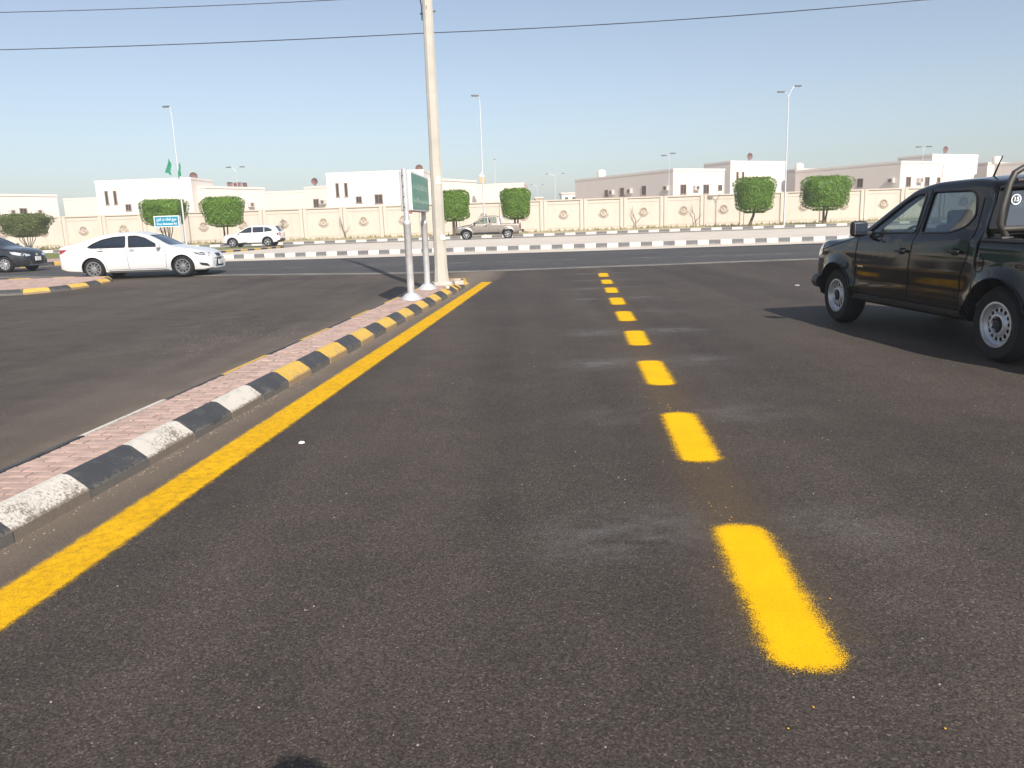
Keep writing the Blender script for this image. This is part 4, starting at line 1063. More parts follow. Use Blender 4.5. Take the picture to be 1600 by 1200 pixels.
for sd in (1, -1):
    for ln in ([(1.10, 1.17), (1.12, .95), (1.10, .48)], [(-.11, 1.70), (-.11, 1.2), (-.08, .8), (-.08, .47)], [(-1.05, 1.58), (-1.10, 1.3), (-1.10, 1.0), (-1.02, .8), (-1.0, .47)], [(1.10, .47), (-1.0, .47)], [(-1.225, 1.17), (-1.225, .5)], [(1.1, 1.165), (1.6, 1.07), (2.15, .96)]):
        bp.line('door_gap', 'side', ln, M['seam'], .006, sd)
    bp.handle(.07, 1.02, M['trim'], sd); bp.handle(-.90, 1.045, M['trim'], sd)
    bp.panel('sill_trim', 'side', [(1.1, .40), (-1.05, .40), (-1.05, .45), (1.1, .45)], M['trim'], .008, sd)
    bp.panel('headlamp', 'side', roundp([(2.38, .84), (2.36, .98), (2.05, 1.07), (2.06, .92)], .05), M['lamp_clear'], .006, sd)
    bp.panel('tail_lamp', 'side', roundp([(-2.69, .72), (-2.69, 1.08), (-2.55, 1.08), (-2.55, .72)], .04), M['lamp_red'], .006, sd)
bp.panel('side_badge', 'side', [(1.04, .79), (.90, .79), (.90, .808), (1.04, .808)], M['chrome'], .006, 1)
bp.line('fuel_flap', 'side', roundp([(-1.36, .86), (-1.24, .86), (-1.24, 1.02), (-1.36, 1.02)], .06), M['seam'], .006, 1, None, True)
bp.line('bed_rail_cap', 'side', [(-1.26, 1.165), (-2.6, 1.145)], M['trim'], .022, 1); bp.line('bed_rail_cap', 'side', [(-1.26, 1.165), (-2.6, 1.145)], M['trim'], .022, -1)
for sd in (1, -1):                                          # wheel-arch lips
    for ax in bp.ax:
        bp.line('arch_lip', 'side', [(ax + math.cos(a) * .452, .372 + math.sin(a) * .452) for a in [i * math.pi / 18 for i in range(0, 19)]], M['paint_black'], .014, sd)
hoop = MB(); loop = [(-1.36, .70, 1.20), (-1.37, .78, 1.32), (-1.36, .76, 1.48), (-1.33, .69, 1.70), (-1.32, .64, 1.80), (-1.32, .56, 1.845), (-1.32, 0, 1.86)]
hoop.tube(loop + [(x, -y, z) for x, y, z in loop[-2::-1]], .031, 10); hoop.tube([(-1.37, .76, 1.27), (-1.37, -.76, 1.27)], .03, 8); hoop.tube([(-1.33, .62, 1.73), (-1.33, -.62, 1.73)], .022, 8)
for sd in (1, -1): hoop.box((-1.36, sd * .75, 1.185), (.2, .12, .03), bev=.008)
hoop.obj('roll_bar', M['steel_dark'], bp.t, 50)
MB().tube([(-.6, .35, 1.79), (-.72, .35, 2.0)], [.012, .006], 6).obj('antenna', M['trim'], bp.t)
MB().box((-2.78, 0, .60), (.16, 1.7, .18), bev=.04).obj('rear_bumper', M['trim'], bp.t, 40)
fb = MB(); fb.tube([(2.06, .885, .53), (2.22, .87, .53), (2.38, .80, .53), (2.48, .62, .53), (2.52, .3, .53), (2.52, -.3, .53), (2.48, -.62, .53), (2.38, -.80, .53), (2.22, -.87, .53), (2.06, -.885, .53)], .09, 10)
fb.box((2.46, 0, .43), (.12, 1.1, .16), bev=.04); fb.obj('front_bumper', M['trim'], bp.t, 50)
st = MB().lathe([(.041, 0), (.052, -.001), (.052, .001), (.041, .002)], 24, 'X', (0, 0, 0)).obj('window_sticker', M['white_print'], bp.t)
_l, _n = bp.hit('rear', .535, 1.55); st.location = _l + _n * .006
st.rotation_euler = (0, R(-4), 0)
def text(body, size, mat, parent, loc, rot, name='lettering', bold=0.0, width=None):
    cu = bpy.data.curves.new(name, 'FONT'); cu.body = body; cu.size = size; cu.align_x = 'CENTER'; cu.align_y = 'CENTER'; cu.extrude = 0.0006; cu.offset = bold
    o = bpy.data.objects.new(name, cu); COL.objects.link(o)
    dg = bpy.context.evaluated_depsgraph_get(); me = bpy.data.meshes.new_from_object(o.evaluated_get(dg)); bpy.data.objects.remove(o)
    me.materials.clear(); me.materials.append(mat); q = link(name, me, parent, loc); q.rotation_euler = rot
    if width and len(me.vertices):
        xs_ = [v.co.x for v in me.vertices]; q.scale.x = min(1.3, width / (max(xs_) - min(xs_)))
    return q
text('15', .06, M['white_print'], bp.t, _l + _n * .008, (R(90), 0, R(-90)), 'sticker_number', .002)

# --- white saloon crossing on the left
ws = Car('sedan_car', 'white saloon with dark windows and alloy wheels crossing on the left', (*T(-11.2, 24.75), gz(T(0, 24.75)[1])), R(2), .91,
    [(-2.56, .70), (-2.54, .98), (-2.46, 1.06), (-2.2, 1.10), (-1.9, 1.15), (-1.5, 1.28), (-1.1, 1.39), (-.6, 1.445), (-.15, 1.45), (.15, 1.40), (.45, 1.29), (1.05, .985), (1.25, .94), (1.7, .88), (2.1, .78), (2.28, .67), (2.34, .55)],
    [(-2.56, .34), (-2.2, .26), (-1.0, .19), (1.0, .19), (2.0, .19), (2.34, .24)], [(-2.56, 1.02), (-1.5, 1.0), (.9, .93), (1.3, .93), (2.3, .8)], (1.41, -1.41), .335, M['paint_white'], tum=.40, rad=.10, flare=.025, zm=.62, ends=(.16, .25), arch=.375,
    matfun=lambda x, z: 0)
WSW = [roundp([(.74, .985), (-.26, .99), (-.28, 1.345), (-.02, 1.345), (.25, 1.27)], .04), roundp([(-.36, .99), (-.37, 1.345), (-.75, 1.325), (-1.12, 1.25), (-1.42, 1.12), (-1.56, 1.02), (-1.4, .995)], .05)]
ws.body((-1.55, .95), .35, WSW, (roundp([(-.66, 1.02), (.66, 1.02), (.52, 1.36), (-.52, 1.36)], .06), .1, 1.3), (roundp([(-.58, 1.17), (.58, 1.17), (.48, 1.37), (-.48, 1.37)], .06), -2.2, -1.0))
ws.windows(WSW, M['glass_dark'])
ws.panel('windscreen', 'front', roundp([(-.67, 1.015), (.67, 1.015), (.53, 1.37), (-.53, 1.37)], .06), M['glass_tint'], -.012)
ws.panel('rear_window', 'rear', roundp([(-.59, 1.165), (.59, 1.165), (.49, 1.38), (-.49, 1.38)], .06), M['glass_dark'], -.012)
ws.wheel('twin', .22, .225, M['alloy_mid'], 10); ws.seats((.1, -.8), .35); ws.steering(.5, .38, .9)
ws.mirror(.74, .85, 1.03, M['paint_white'], .95)
for sd in (1, -1):
    for ln in ([(.86, .93), (.92, .7), (.88, .3)], [(-.31, 1.35), (-.31, .98), (-.3, .7), (-.3, .3)], [(-1.28, 1.0), (-1.2, .85), (-1.02, .6), (-.98, .32)], [(.88, .29), (-.98, .29)]):
        ws.line('door_gap', 'side', ln, M['seam'], .006, sd)
    ws.line('side_sill_strip', 'side', [(.95, .245), (-.95, .245)], M['trim'], .012, sd)
    ws.line('window_chrome', 'side', WSW[0][-6:] if False else [(.8, .97), (-1.5, .985)], M['chrome'], .007, sd)
    ws.handle(-.14, .90, M['paint_white'], sd); ws.handle(-1.12, .92, M['paint_white'], sd)
    ws.panel('headlamp', 'side', roundp([(2.22, .63), (2.16, .745), (1.75, .80), (1.86, .70)], .03), M['lamp_smoke'], .005, sd)
    ws.line('headlamp_rim', 'side', [(2.2, .66), (1.95, .73), (1.78, .79)], M['lamp_clear'], .014, sd)
    ws.panel('tail_lamp', 'side', roundp([(-2.53, .80), (-2.5, .97), (-2.16, .97), (-2.30, .88)], .03), M['lamp_red'], .005, sd)
    ws.panel('bumper_vent', 'side', roundp([(2.16, .40), (2.22, .30), (1.98, .35), (1.92, .44)], .03), M['trim'], .005, sd)
gr = ws.panel('grille', 'front', roundp([(-.24, .70), (.24, .70), (.20, .55), (.40, .27), (-.40, .27), (-.20, .55)], .05), M['trim'], .006)
for i in range(7): ws.line('grille_bar', 'front', [(-.2 - .02 * abs(i - 2), .66 - .055 * i), (.2 + .02 * abs(i - 2), .66 - .055 * i)], M['alloy_dark'], .007, 1, gr, False, .008)
ws.line('grille_rim', 'front', roundp([(-.24, .70), (.24, .70), (.20, .55), (.40, .27), (-.40, .27), (-.20, .55)], .05), M['chrome'], .011, 1, gr, True, .004)
MB().box((2.33, 0, .42), (.02, .34, .16), bev=.005).obj('number_plate', M['plate'], ws.t)
MB().box((-2.55, 0, .72), (.02, .34, .16), bev=.005).obj('number_plate', M['plate'], ws.t)

# --- dark saloon entering at the left edge
ds = Car('sedan_car', 'dark grey saloon entering at the left edge, its rear out of the picture', (-20.95, 31.95, FZ), R(-3), .865,
    [(-2.10, .70), (-2.08, .95), (-2.0, 1.05), (-1.7, 1.10), (-1.3, 1.27), (-.8, 1.41), (-.3, 1.46), (.1, 1.43), (.4, 1.32), (1.0, 1.0), (1.2, .95), (1.6, .88), (1.95, .77), (2.08, .66), (2.13, .54)],
    [(-2.1, .34), (-1.8, .26), (-1.0, .2), (1.0, .2), (1.8, .2), (2.13, .25)], [(-2.1, 1.0), (-1.3, 1.0), (.8, .94), (1.2, .94), (2.1, .8)], (1.30, -1.30), .315, M['paint_grey'], tum=.40, rad=.1, flare=.025, zm=.6, ends=(.16, .24), arch=.355)
DSW = [roundp([(.7, .985), (-.25, .99), (-.27, 1.36), (0, 1.355), (.24, 1.28)], .04), roundp([(-.35, .99), (-.36, 1.36), (-.7, 1.34), (-1.05, 1.22), (-1.22, 1.05), (-1.1, .995)], .05)]
ds.body((-1.3, .9), .35, DSW, (roundp([(-.62, 1.03), (.62, 1.03), (.5, 1.37), (-.5, 1.37)], .06), .1, 1.3), None)
ds.windows(DSW, M['glass_dark']); ds.panel('windscreen', 'front', roundp([(-.63, 1.025), (.63, 1.025), (.51, 1.38), (-.51, 1.38)], .06), M['glass_tint'], -.012)
ds.wheel('single', .2, .195, M['alloy'], 9); ds.seats((.1, -.75), .35); ds.steering(.5, .36, .92); ds.mirror(.72, .8, 1.03, M['paint_grey'], .9)
for sd in (1, -1):
    for ln in ([(.82, .94), (.88, .7), (.85, .3)], [(-.3, 1.35), (-.3, .7), (-.3, .3)], [(.85, .29), (-.95, .29)]): ds.line('door_gap', 'side', ln, M['seam'], .004, sd)
    ds.panel('headlamp', 'side', roundp([(2.0, .62), (1.96, .73), (1.55, .80), (1.66, .69)], .03), M['lamp_clear'], .005, sd)
    ds.panel('headlamp', 'front', roundp([(sd * .62, .60), (sd * .36, .62), (sd * .36, .67), (sd * .60, .72)], .02), M['lamp_clear'], .006)
    ds.panel('fog_lamp_recess', 'front', roundp([(sd * .6, .32), (sd * .44, .30), (sd * .5, .45), (sd * .6, .46)], .03), M['trim'], .006)
ds.panel('grille', 'front', roundp([(-.38, .60), (.38, .60), (.42, .45), (.3, .28), (-.3, .28), (-.42, .45)], .06), M['trim'], .006)
MB().box((2.125, 0, .50), (.03, .34, .16), bev=.005).obj('number_plate', M['plate'], ds.t); MB().lathe([(.06, 0), (.05, .015), (0, .018)], 14, 'X', (2.08, 0, .66)).obj('badge', M['chrome'], ds.t)
ds.line('bumper_lip', 'front', [(-.62, .25), (.62, .25)], M['chrome'], .012)

# --- white SUV on the service road
sv = Car('suv_car', 'white SUV driving left along the service road below the cream wall', (-20.7, 65.0, FZ), R(180), .95,
    [(-2.42, .60), (-2.41, .95), (-2.34, 1.12), (-2.15, 1.42), (-1.95, 1.60), (-1.6, 1.66), (-.9, 1.70), (-.2, 1.69), (.15, 1.62), (.45, 1.48), (1.05, 1.13), (1.25, 1.09), (1.8, 1.03), (2.15, .95), (2.32, .80), (2.38, .60)],
    [(-2.42, .42), (-2.1, .34), (-1, .24), (1, .24), (2, .24), (2.38, .32)], [(-2.42, 1.12), (-1.5, 1.12), (.9, 1.07), (1.3, 1.08), (2.3, .95)], (1.41, -1.41), .365, M['paint_white'], tum=.34, rad=.1, flare=.03, zm=.75, ends=(.12, .22), arch=.42, matfun=lambda x, z: 1 if z < .36 or (x < -2.2 and z < .5) else 0)
SVW = [roundp([(.86, 1.13), (-.16, 1.14), (-.16, 1.56), (.05, 1.55), (.38, 1.42)], .04), roundp([(-.26, 1.14), (-.26, 1.56), (-1.12, 1.55), (-1.12, 1.15)], .04), roundp([(-1.2, 1.17), (-1.2, 1.54), (-1.5, 1.5), (-1.85, 1.3), (-1.75, 1.22)], .04)]
sv.body((-1.95, .95), .45, SVW, (roundp([(-.66, 1.16), (.66, 1.16), (.54, 1.58), (-.54, 1.58)], .06), .1, 1.4), (roundp([(-.6, 1.2), (.6, 1.2), (.52, 1.5), (-.52, 1.5)], .06), -2.6, -1.9))
sv.windows(SVW, M['glass_dark']); sv.panel('windscreen', 'front', roundp([(-.67, 1.155), (.67, 1.155), (.55, 1.59), (-.55, 1.59)], .06), M['glass_tint'], -.012)
sv.panel('rear_window', 'rear', roundp([(-.66, 1.18), (.66, 1.18), (.56, 1.53), (-.56, 1.53)], .06), M['glass_dark'], .004)
sv.wheel('single', .24, .235, M['alloy'], 5); sv.seats((.1, -.8), .45); sv.mirror(.84, .88, 1.17, M['paint_white'], 1.0)
for sd in (1, -1):
    for ln in ([(.95, 1.07), (1.0, .8), (.95, .4)], [(-.2, 1.55), (-.2, .4)], [(-1.16, 1.55), (-1.16, 1.0), (-1.0, .7), (-.95, .4)]): sv.line('door_gap', 'side', ln, M['seam'], .005, sd)
    for ax in sv.ax: sv.line('arch_lip', 'side', [(ax + math.cos(a) * .435, .365 + math.sin(a) * .435) for a in [i * math.pi / 16 for i in range(17)]], M['trim'], .025, sd)
    sv.handle(-.05, 1.02, M['paint_white'], sd); sv.handle(-1.0, 1.02, M['paint_white'], sd)
    sv.panel('headlamp', 'side', roundp([(2.22, .80), (2.2, .90), (1.95, .97), (2.0, .86)], .03), M['lamp_smoke'], .005, sd)
    sv.panel('tail_lamp', 'rear', roundp([(sd * .52, .88), (sd * .52, 1.08), (sd * .62, 1.08), (sd * .62, .88)], .02), M['lamp_red'], .01)
    sv.panel('tail_lamp', 'rear', roundp([(sd * .68, .86), (sd * .68, 1.10), (sd * .78, 1.10), (sd * .78, .86)], .02), M['lamp_red'], .01)
    sv.panel('tail_lamp', 'side', roundp([(-2.38, .88), (-2.35, 1.08), (-2.16, 1.08), (-2.2, .88)], .02), M['lamp_red'], .008, sd)
MB().box((-2.02, 0, 1.635), (.36, 1.15, .035), bev=.012).obj('roof_spoiler', M['paint_white'], sv.t, 40)
MB().box((-2.425, 0, .85), (.02, .34, .15), bev=.005).obj('number_plate', M['plate'], sv.t)

# --- beige pickup on the service road
gp = Car('pickup_truck', 'beige extended cab pickup driving left along the service road', (-1.55, 62.6, FZ), R(180), .92, pickup_profile(-.98, 1.22, 1.80, 1.06), [(-2.7, .6), (-2.2, .5), (-1, .4), (1, .4), (2, .38), (2.4, .46)], [(-2.7, 1.12), (-1, 1.17), (1, 1.15), (1.3, 1.18), (2.4, 1.1)], (1.6, -1.62), .385, M['paint_beige'], tum=.31, flare=.045, ends=(.1, .11), nose=.06, cat='pickup', arch=.46, matfun=lambda x, z: 1 if z < .45 or (x > 2.0 and z < .55) else 0)
GPW = [roundp([(.95, 1.235), (-.08, 1.24), (-.04, 1.68), (.18, 1.65), (.34, 1.585)], .05), roundp([(-.18, 1.24), (-.15, 1.685), (-.72, 1.68), (-.78, 1.60), (-.78, 1.25)], .05)]
gp.body((-.93, 1.05), .52, GPW, (roundp([(-.62, 1.26), (.62, 1.26), (.5, 1.68), (-.5, 1.68)], .06), .25, 1.5), (roundp([(-.62, 1.3), (.62, 1.3), (.54, 1.68), (-.54, 1.68)], .06), -1.3, -.85), extra=[((-1.87, 0, 1.3), (1.5, 1.46, 1.1))])
gp.windows(GPW, M['glass_clear']); gp.panel('windscreen', 'front', roundp([(-.63, 1.25), (.63, 1.25), (.51, 1.69), (-.51, 1.69)], .06), M['glass_clear'], -.012)
gp.wheel('single', .25, .225, M['alloy'], 6); gp.seats((.2, -.45), .55); gp.steering(.6, .38, 1.14); gp.mirror(.92, .88, 1.28, M['trim'], 1.05)
for sd in (1, -1):
    for ln in ([(1.08, 1.16), (1.1, .9), (1.08, .5)], [(-.13, 1.7), (-.13, .5)], [(-.86, 1.7), (-.86, .5)], [(-1.03, 1.17), (-1.03, .5)], [(1.08, .5), (-.86, .5)]): gp.line('door_gap', 'side', ln, M['seam'], .006, sd)
    gp.handle(.05, 1.05, M['trim'], sd)
    gp.panel('headlamp', 'side', roundp([(2.3, .86), (2.28, .98), (1.92, 1.04), (2.0, .9)], .04), M['lamp_clear'], .006, sd)
    gp.panel('tail_lamp', 'side', roundp([(-2.69, .80), (-2.69, 1.12), (-2.53, 1.12), (-2.53, .80)], .03), M['lamp_red'], .006, sd)
    gp.panel('fender_vent', 'side', roundp([(1.3, .95), (1.08, 1.0), (1.08, 1.07), (1.25, 1.04)], .02), M['trim'], .006, sd)
    gp.panel('sill_trim', 'side', [(1.05, .44), (-1.0, .44), (-1.0, .56), (1.05, .56)], M['trim'], .008, sd)
    for ax in gp.ax: gp.line('arch_lip', 'side', [(ax + math.cos(a) * .475, .385 + math.sin(a) * .475) for a in [i * math.pi / 16 for i in range(17)]], M['trim'], .024, sd)
h2 = MB()
for sd in (1, -1): h2.tube([(-1.12, sd * .72, 1.18), (-1.1, sd * .68, 1.5), (-1.12, sd * .6, 1.72), (-1.2, sd * .56, 1.74), (-1.6, sd * .7, 1.5), (-1.95, sd * .75, 1.18)], .035, 8)
h2.tube([(-1.13, -.6, 1.73), (-1.13, .6, 1.73)], .035, 8); h2.obj('sports_bar', M['chrome'], gp.t, 50)
MB().box((-2.8, 0, .62), (.16, 1.75, .2), bev=.04).obj('rear_bumper', M['trim'], gp.t, 40)
gp.panel('grille', 'front', roundp([(-.4, .66), (.4, .66), (.45, .9), (-.45, .9)], .05), M['trim'], .006)
#@@PART4
# ------------------------------------------------------------------ green sign on two posts, concrete pole, wires
sg = thing('road_sign', 'green road sign box on two galvanised posts on the narrow island', 'sign', (-1.535 * S, 13.55 * S, .15), -math.atan(.035)); sg.scale = (S, S, S)
def sl(px_, y0): return 0
for y in (-.97, .97):
    MB().lathe([(0.0, 0), (.17, 0), (.165, .02), (.14, .05), (.10, .085), (.075, .1), (.06, .105)], 24, c=(0, y, 0)).obj('base_flange', M['galv'], sg, 40)
    p = MB().lathe([(.058, .05), (.058, 1.17), (.062, 1.175), (.062, 1.22), (.045, 1.25)], 20, c=(0, y, 0)); p.obj('post_sleeve', M['galv'], sg, 40)
    MB().lathe([(.043, 1.2), (.043, 2.03), (0, 2.035)], 18, c=(0, y, 0)).obj('post', M['galv'], sg, 40)
MB().box((0.0, .05, 1.70), (.17, 2.02, .62), bev=.02).obj('sign_box', M['alu'], sg)
fr_ = MB().box((.092, .05, 1.70), (.012, 2.0, .60)); fr_.obj('sign_frame', M['white_print'], sg)
face = MB().box((.101, .05, 1.70), (.01, 1.94, .545)).obj('sign_face', M['sign_green'], sg)
rl = random.Random(4); pr = MB()
for (zc, h_, n) in ((1.78, .11, 20), (1.56, .075, 26)):                      # rows of pale script strokes, unreadable at this angle
    for i in range(n):
        y = -.8 + 1.65 * i / (n - 1); hh = h_ * rl.uniform(.35, 1.0)
        pr.box((.1072, y, zc + rl.uniform(-.02, .02)), (.001, rl.uniform(.012, .03), hh))
        if i % 3 == 0: pr.box((.1072, y + .04, zc - h_ * .3), (.001, .08, .02))
pr.obj('sign_lettering', M['sign_print'], sg)
for k in range(4): MB().box((-.02, -.97 - .045, 1.45 + .16 * k), (.02, .012, .012)).obj('bolt', M['steel_dark'], sg)

po = thing('utility_pole', 'tapered square concrete utility pole at the tip of the narrow island', 'pole', (-1.32 * S, 15.5 * S, .14), R(9)); po.scale = (S, S, 1)
def pole_ring(w, z): c = w * .22; h = w / 2; return [(-h + c, -h, z), (h - c, -h, z), (h, -h + c, z), (h, h - c, z), (h - c, h, z), (-h + c, h, z), (-h, h - c, z), (-h, -h + c, z)]
vs = []
for w, z in ((.30, -.1), (.28, .1), (.245, .4), (.23, .9), (.175, 6.1), (.13, 13.5)): vs += pole_ring(w, z)
fs = [(l * 8 + i, l * 8 + (i + 1) % 8, l * 8 + 8 + (i + 1) % 8, l * 8 + 8 + i) for l in range(5) for i in range(8)] + [tuple(range(8))[::-1], tuple(40 + i for i in range(8))]
MB().add(vs, fs).obj('shaft', M['pole_conc'], po)
nt_ = MB(); nt_.tube([(-.12, -.05, 7.2), (-.13, -.06, 6.5), (-.155, -.06, 6.15), (-.115, -.06, 5.9), (-.115, -.06, 5.6)], .012, 5)
nt_.obj('hanging_cable', M['wire'], po, 60)
MB().tube([(.10, -.05, 6.9), (.14, -.06, 6.4), (.10, -.08, 6.15), (.05, -.09, 6.07)], .009, 5).obj('hanging_cable', M['wire'], po, 60)
for z, sx in ((6.3, -1), (5.75, -1), (5.8, 1)): MB().box((sx * .11, 0, z), (.07, .03, .025)).obj('climbing_bolt', M['steel_dark'], po)
for x, z, a in ((.035, 6.05, .7), (-.03, 5.85, .2)):
    o = MB().box((x, -.090, z), (.012, .006, .07)).obj('scratch_hole', M['steel_dark'], po)
MB().box((.06, -.118, 1.07), (.085, .006, .10)).obj('paper_notice', M['white_print'], po)
MB().box((.02, -.110, 2.25), (.11, .006, .05)).box((.03, -.109, 2.34), (.07, .006, .09)).obj('paper_notice', M['plate'], po)
MB().box((0, 0, .03), (.36, .36, .10), .1, bev=.03).obj('footing', M['pole_conc'], po)
# broken lumps of concrete near the pole
for k, (x, y, s, a, lb) in enumerate([(-1.12, 17.6, .12, .4, 'right of the pole foot'), (-1.2, 18.5, .10, 1.1, 'beyond the pole foot'), (-1.32, 16.7, .08, 2.0, 'on the kerb in front of the pole')]):
    c = MB().box((0, 0, s * .4), (s * 1.8, s * 1.1, s * .8), a, bev=s * .22); tag(c.obj('concrete_lump', M['pole_conc'], None, None, (x, y, .15)), 'broken pale concrete lump %s' % lb, 'rubble', 'concrete rubble on the island')

def wire(name, label, pts, r):
    P = []
    for i in range(len(pts) - 1):
        for k in range(16):
            t = k / 16; p = pts[i].lerp(pts[i + 1], t); p.z -= 4 * t * (1 - t) * .12; P.append(p)
    P.append(pts[-1]); tag(MB().tube(P, r, 6).obj(name, M['wire'], None, 60), label, 'cable', 'overhead cables')
wire('overhead_cable', 'lower overhead cable passing behind the pole across the whole sky', [at(-300, 83, 33), at(668, 51.5, 31), at(1440, 0, 30), at(2100, -60, 29)], .017)
wire('overhead_cable', 'upper overhead cable at the top left corner of the sky', [at(-300, 23, 33), at(540, -1, 31), at(1300, -50, 30)], .014)

# ------------------------------------------------------------------ street lamps
def lamp(px, base_py, Y, top_py, label, arms, hgt=None, r=.09, name='street_lamp', group='street lamps'):
    b = at(px, base_py, Y); g_ = .4 if Y < 73 else FZ
    top = at(px, top_py, Y).z - g_
    t = thing(name, label, 'street lamp', (b.x, Y, g_), 0, group)
    MB().lathe([(r * 1.7, 0), (r * 1.7, .05), (r * 1.1, .08), (r * 1.05, 1.2), (r * .85, 1.3), (r * .5, top - .35), (r * .45, top - .3)], 12).obj('post', M['lamp_metal'], t, 30)
    for ang, reach, rise in arms:
        c, s = math.cos(ang), math.sin(ang)
        MB().tube([(0, 0, top - .5), (c * .05, s * .05, top - .35 + rise * .2), (c * reach * .6, s * reach * .6, top - .15 + rise * .8), (c * reach, s * reach, top + rise)], [r * .5, r * .42, r * .36, r * .34], 8).obj('arm', M['lamp_metal'], t, 50)
        hd = MB().box((reach + .3, 0, top + rise), (.62, .24, .10), bev=.035).box((reach + .32, 0, top + rise - .06), (.5, .2, .04)); o = hd.obj('lamp_head', M['lamp_head'], t, 40); o.rotation_euler = (0, 0, ang)
    return t
lamp(1225, 352, 69.3, 143, 'tall street lamp with two arms on the right between two clipped trees', [(R(180), .35, .0), (R(10), .5, .45)])
lamp(757, 345, 69.3, 152, 'tall slim street lamp in the middle behind the beige pickup', [(R(200), .1, .15)])
fl = lamp(291, 377, 69.3, 170, 'tall street lamp on the left carrying two green flags', [(R(172), .10, .25)])
for sx, z0, l in ((-1, 4.2, 2.0), (1, 3.9, 1.6)):
    ft = thing('flag', 'green flag hanging on the %s side of the left street lamp' % ('left' if sx < 0 else 'right'), 'flag', fl.location + Vector((0, -.1, 5.8)), 0, 'green flags'); ft.scale = (.8, .8, .8)
    tip = (sx * .75 if sx < 0 else .38, -.2, 2.05 if sx < 0 else 1.5)
    MB().tube([(0, 0, 0), tip], .022, 6).obj('flag_staff', M['lamp_metal'], ft)
    vs, fs = [], []; nu, nv = 8, 12
    for j in range(nv + 1):
        for i in range(nu + 1):
            u, v = i / nu, j / nv
            top_ = Vector(tip) * (1 - .34 * u); fall = (Vector((-.42, 0, -1.55)) if sx < 0 else Vector((.02, 0, -1.3))) * v
            w = .08 * math.sin(u * 9 + v * 4) * (0.3 + v)
            p = top_ + fall * (1 - .25 * u) + Vector((w, .1 * math.cos(u * 8 + v * 3), 0)) + Vector((sx * -.15 * v * u, 0, 0)); vs.append(p)
    for j in range(nv):
        for i in range(nu): a = j * (nu + 1) + i; fs.append((a, a + 1, a + nu + 2, a + nu + 1))
    MB().add(vs, fs).obj('cloth', M['flag'], ft, 80)
for px, bpy_, Y, tpy, lb, arms, r in ((373, 312, 96, 262, 'small twin lamp behind the wall above the left clipped trees', [(R(180), .5, .1), (R(0), .5, .1)], .06),
        (775, 318, 112, 249, 'slim single lamp behind the wall just right of the middle street lamp', [(R(90), .2, .05)], .07),
        (868, 318, 150, 272, 'twin armed lamp in the distance over the open gap between houses, the larger', [(R(180), 1.2, .1), (R(0), 1.2, .1)], .09),
        (840, 318, 190, 289, 'twin armed lamp in the distance over the open gap, the smaller', [(R(180), 1.0, .1), (R(0), 1.0, .1)], .1),
        (1045, 318, 88, 241, 'dark thin lamp in front of the long shaded house side', [(R(180), .25, -.1), (R(0), .1, .1)], .055),
        (1438, 300, 88, 230, 'thin twin lamp above the roof of the black pickup', [(R(180), .2, .05), (R(0), .3, .05)], .055)):
    lamp(px, bpy_, Y, tpy, lb, arms, None, r)
# distant low buildings between the houses
for (px0, px1, tpy, Y, lb) in ((836, 846, 311, 230, 'tiny ochre block far away right of the middle ficus'), (876, 925, 304, 260, 'low white building far away over the wall gap left of the right houses')):
    a, b = at(px0, tpy, Y), at(px1, tpy, Y)
    t = thing('distant_building', lb, 'building', ((a.x + b.x) / 2, Y, 0), 0, 'distant buildings')
    w = abs(b.x - a.x); MB().box((0, 0, a.z / 2), (w, 10, a.z)).obj('walls', M['gold'] if px0 == 836 else M['house'], t)
    pr = MB().box((0, 0, a.z + .2), (w + .6, 10.6, .4)); pr.obj('parapet', M['house_b'], t)
    for i in range(4 if px0 > 850 else 1): MB().box((-w * .35 + i * w * .23, -5.02, a.z - 1.6), (1.0, .1, 1.1)).obj('window', M['win_pane'], t)

# ------------------------------------------------------------------ blue street name sign
a, b = at(240, 339, 68.75), at(281, 353, 68.75)
bs = thing('street_sign', 'blue street name sign in Arabic and English on two white posts', 'sign', ((a.x + b.x) / 2, 68.75, .4), 0)
sw, sh = b.x - a.x, a.z - b.z + .12; zc = (a.z + b.z) / 2 - .4
MB().box((0, 0, zc), (sw, .06, sh), bev=.01).obj('sign_plate', M['white_print'], bs)
MB().box((0, -.034, zc), (sw - .14, .012, sh - .14), bev=.003).obj('sign_face', M['sign_blue'], bs)
for x in (-sw / 2 + .1, sw / 2 + .08): MB().tube([(x, .05, 0), (x, .05, zc + sh / 2 - .02)], .05, 10).obj('post', M['lamp_metal'], bs, 40)
AR = '\uFEF3\uFEAE'
arab = '\uFEC3\uFEAE\uFEF3\uFED6 \u0627\uFEDF\uFEE4\uFEE0\uFEDA \uFECB\uFE92\uFEAA \u0627\uFEDF\uFECC\uFEB0\uFEF3\uFEB0'      # shaped forms, logical order
text(arab[::-1], .32, M['white_print'], bs, (0, -.043, zc + sh * .19), (R(90), 0, 0), 'arabic_lettering', .006, sw * .8)
text('King Abdulaziz Rd', .24, M['white_print'], bs, (0, -.043, zc - sh * .22), (R(90), 0, 0), 'english_lettering', .004, sw * .8)
# small red and white warning board seen behind the sign post
p = at(639, 335, 68.9)
rs = thing('warning_board', 'small red and white board on a post behind the green sign', 'sign', (p.x, 68.9, .4))
MB().tube([(0, 0, 0), (0, 0, p.z - .4)], .04, 8).obj('post', M['lamp_metal'], rs)
MB().box((0, -.06, p.z - .25), (.7, .03, .42)).obj('board', M['white_print'], rs); MB().box((0, -.08, p.z - .25), (.66, .012, .24)).obj('red_band', M['red_paint'], rs)

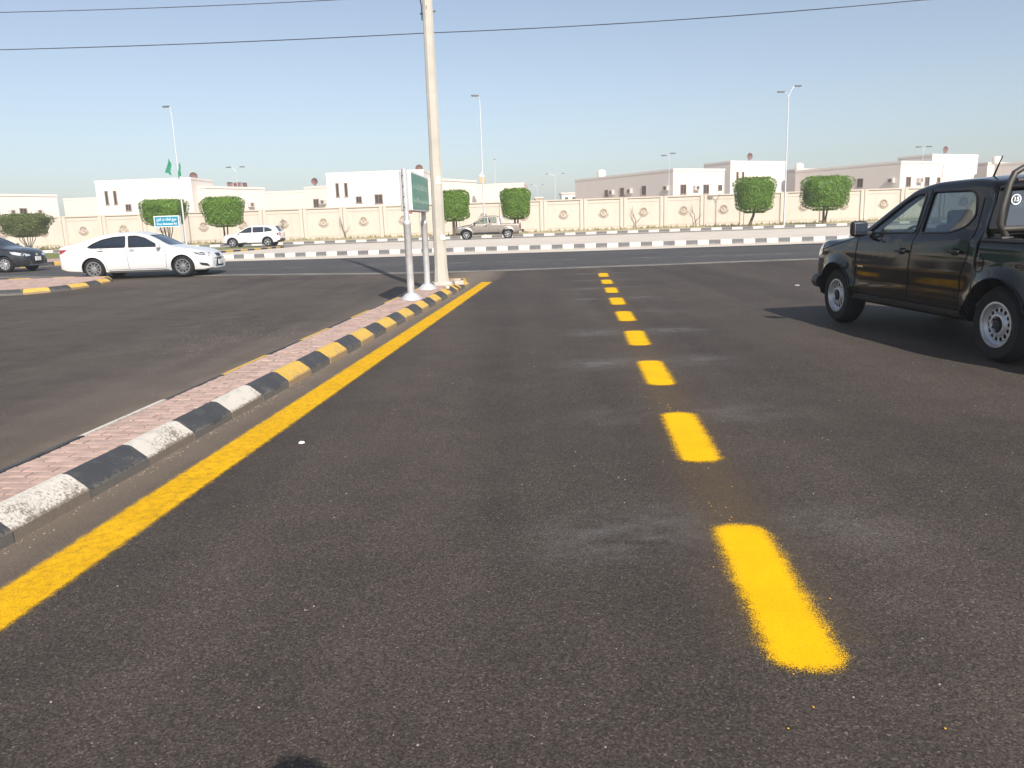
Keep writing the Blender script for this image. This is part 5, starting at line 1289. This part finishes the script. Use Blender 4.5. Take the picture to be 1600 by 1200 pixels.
# ------------------------------------------------------------------ the photographer, whose head shadow falls at the bottom edge
ph = thing('person', 'person standing at the camera, only the head shadow shows at the bottom edge', 'person', (.09, -.2, 0)); ph.scale = (1.03, 1.03, 1.04)
def skin_body(name, joints, edges, mat, parent, root=0):
    me = bpy.data.meshes.new(name); me.from_pydata([j[:3] for j in joints], edges, [])
    o = bpy.data.objects.new(name, me); COL.objects.link(o)
    o.modifiers.new('s', 'SKIN'); sv_ = me.skin_vertices[0].data
    for i, j in enumerate(joints): sv_[i].radius = (j[3], j[3] * (j[4] if len(j) > 4 else 1)); sv_[i].use_root = (i == root)
    m2 = o.modifiers.new('d', 'SUBSURF'); m2.levels = 2; m2.render_levels = 2
    dg = bpy.context.evaluated_depsgraph_get(); r_ = bpy.data.meshes.new_from_object(o.evaluated_get(dg)); bpy.data.objects.remove(o)
    r_.materials.clear(); r_.materials.append(mat); r_.polygons.foreach_set('use_smooth', [True] * len(r_.polygons)); return link(name, r_, parent)
J = [(0, 0, .95, .15), (0, 0, 1.15, .15), (0, .01, 1.36, .16), (0, .01, 1.46, .07), (0, .03, 1.56, .085), (0, .04, 1.66, .10), (0, .03, 1.72, .07),
     (.1, 0, .90, .10), (.11, .02, .5, .065), (.11, 0, .1, .045), (.11, .14, .04, .035), (-.1, 0, .90, .10), (-.11, .02, .5, .065), (-.11, 0, .1, .045), (-.11, .14, .04, .035),
     (.2, 0, 1.38, .06), (.24, .02, 1.12, .045), (.1, .17, 1.17, .035), (.04, .20, 1.20, .028), (-.2, 0, 1.38, .06), (-.26, .02, 1.12, .045), (-.26, .06, .88, .035), (-.26, .1, .78, .028)]
Eg = [(0, 1), (1, 2), (2, 3), (3, 4), (4, 5), (5, 6), (0, 7), (7, 8), (8, 9), (9, 10), (0, 11), (11, 12), (12, 13), (13, 14), (2, 15), (15, 16), (16, 17), (17, 18), (2, 19), (19, 20), (20, 21), (21, 22)]
skin_body('body', J, Eg, M['shirt'], ph)
MB().lathe([(0, .11), (.06, .1), (.1, .05), (.11, 0), (.105, -.05)], 18, c=(0, .02, 1.66)).obj('hair', M['hair'], ph, 60)

# ------------------------------------------------------------------ dusty air
hzm = bpy.data.materials.new('dusty_air'); hzm.use_nodes = True; hn = hzm.node_tree.nodes; hn.remove(hn['Principled BSDF'])
pv = hn.new('ShaderNodeVolumePrincipled'); pv.inputs['Color'].default_value = (0.93, 0.95, 0.97, 1); pv.inputs['Density'].default_value = 0.0010
hzm.node_tree.links.new(pv.outputs[0], hn['Material Output'].inputs['Volume'])
ho = MB().box((0, 1600, 8), (5200, 4900, 18.4)).obj('haze', hzm); ho['kind'] = 'stuff'; ho['label'] = 'pale dusty haze in the air over the whole junction'
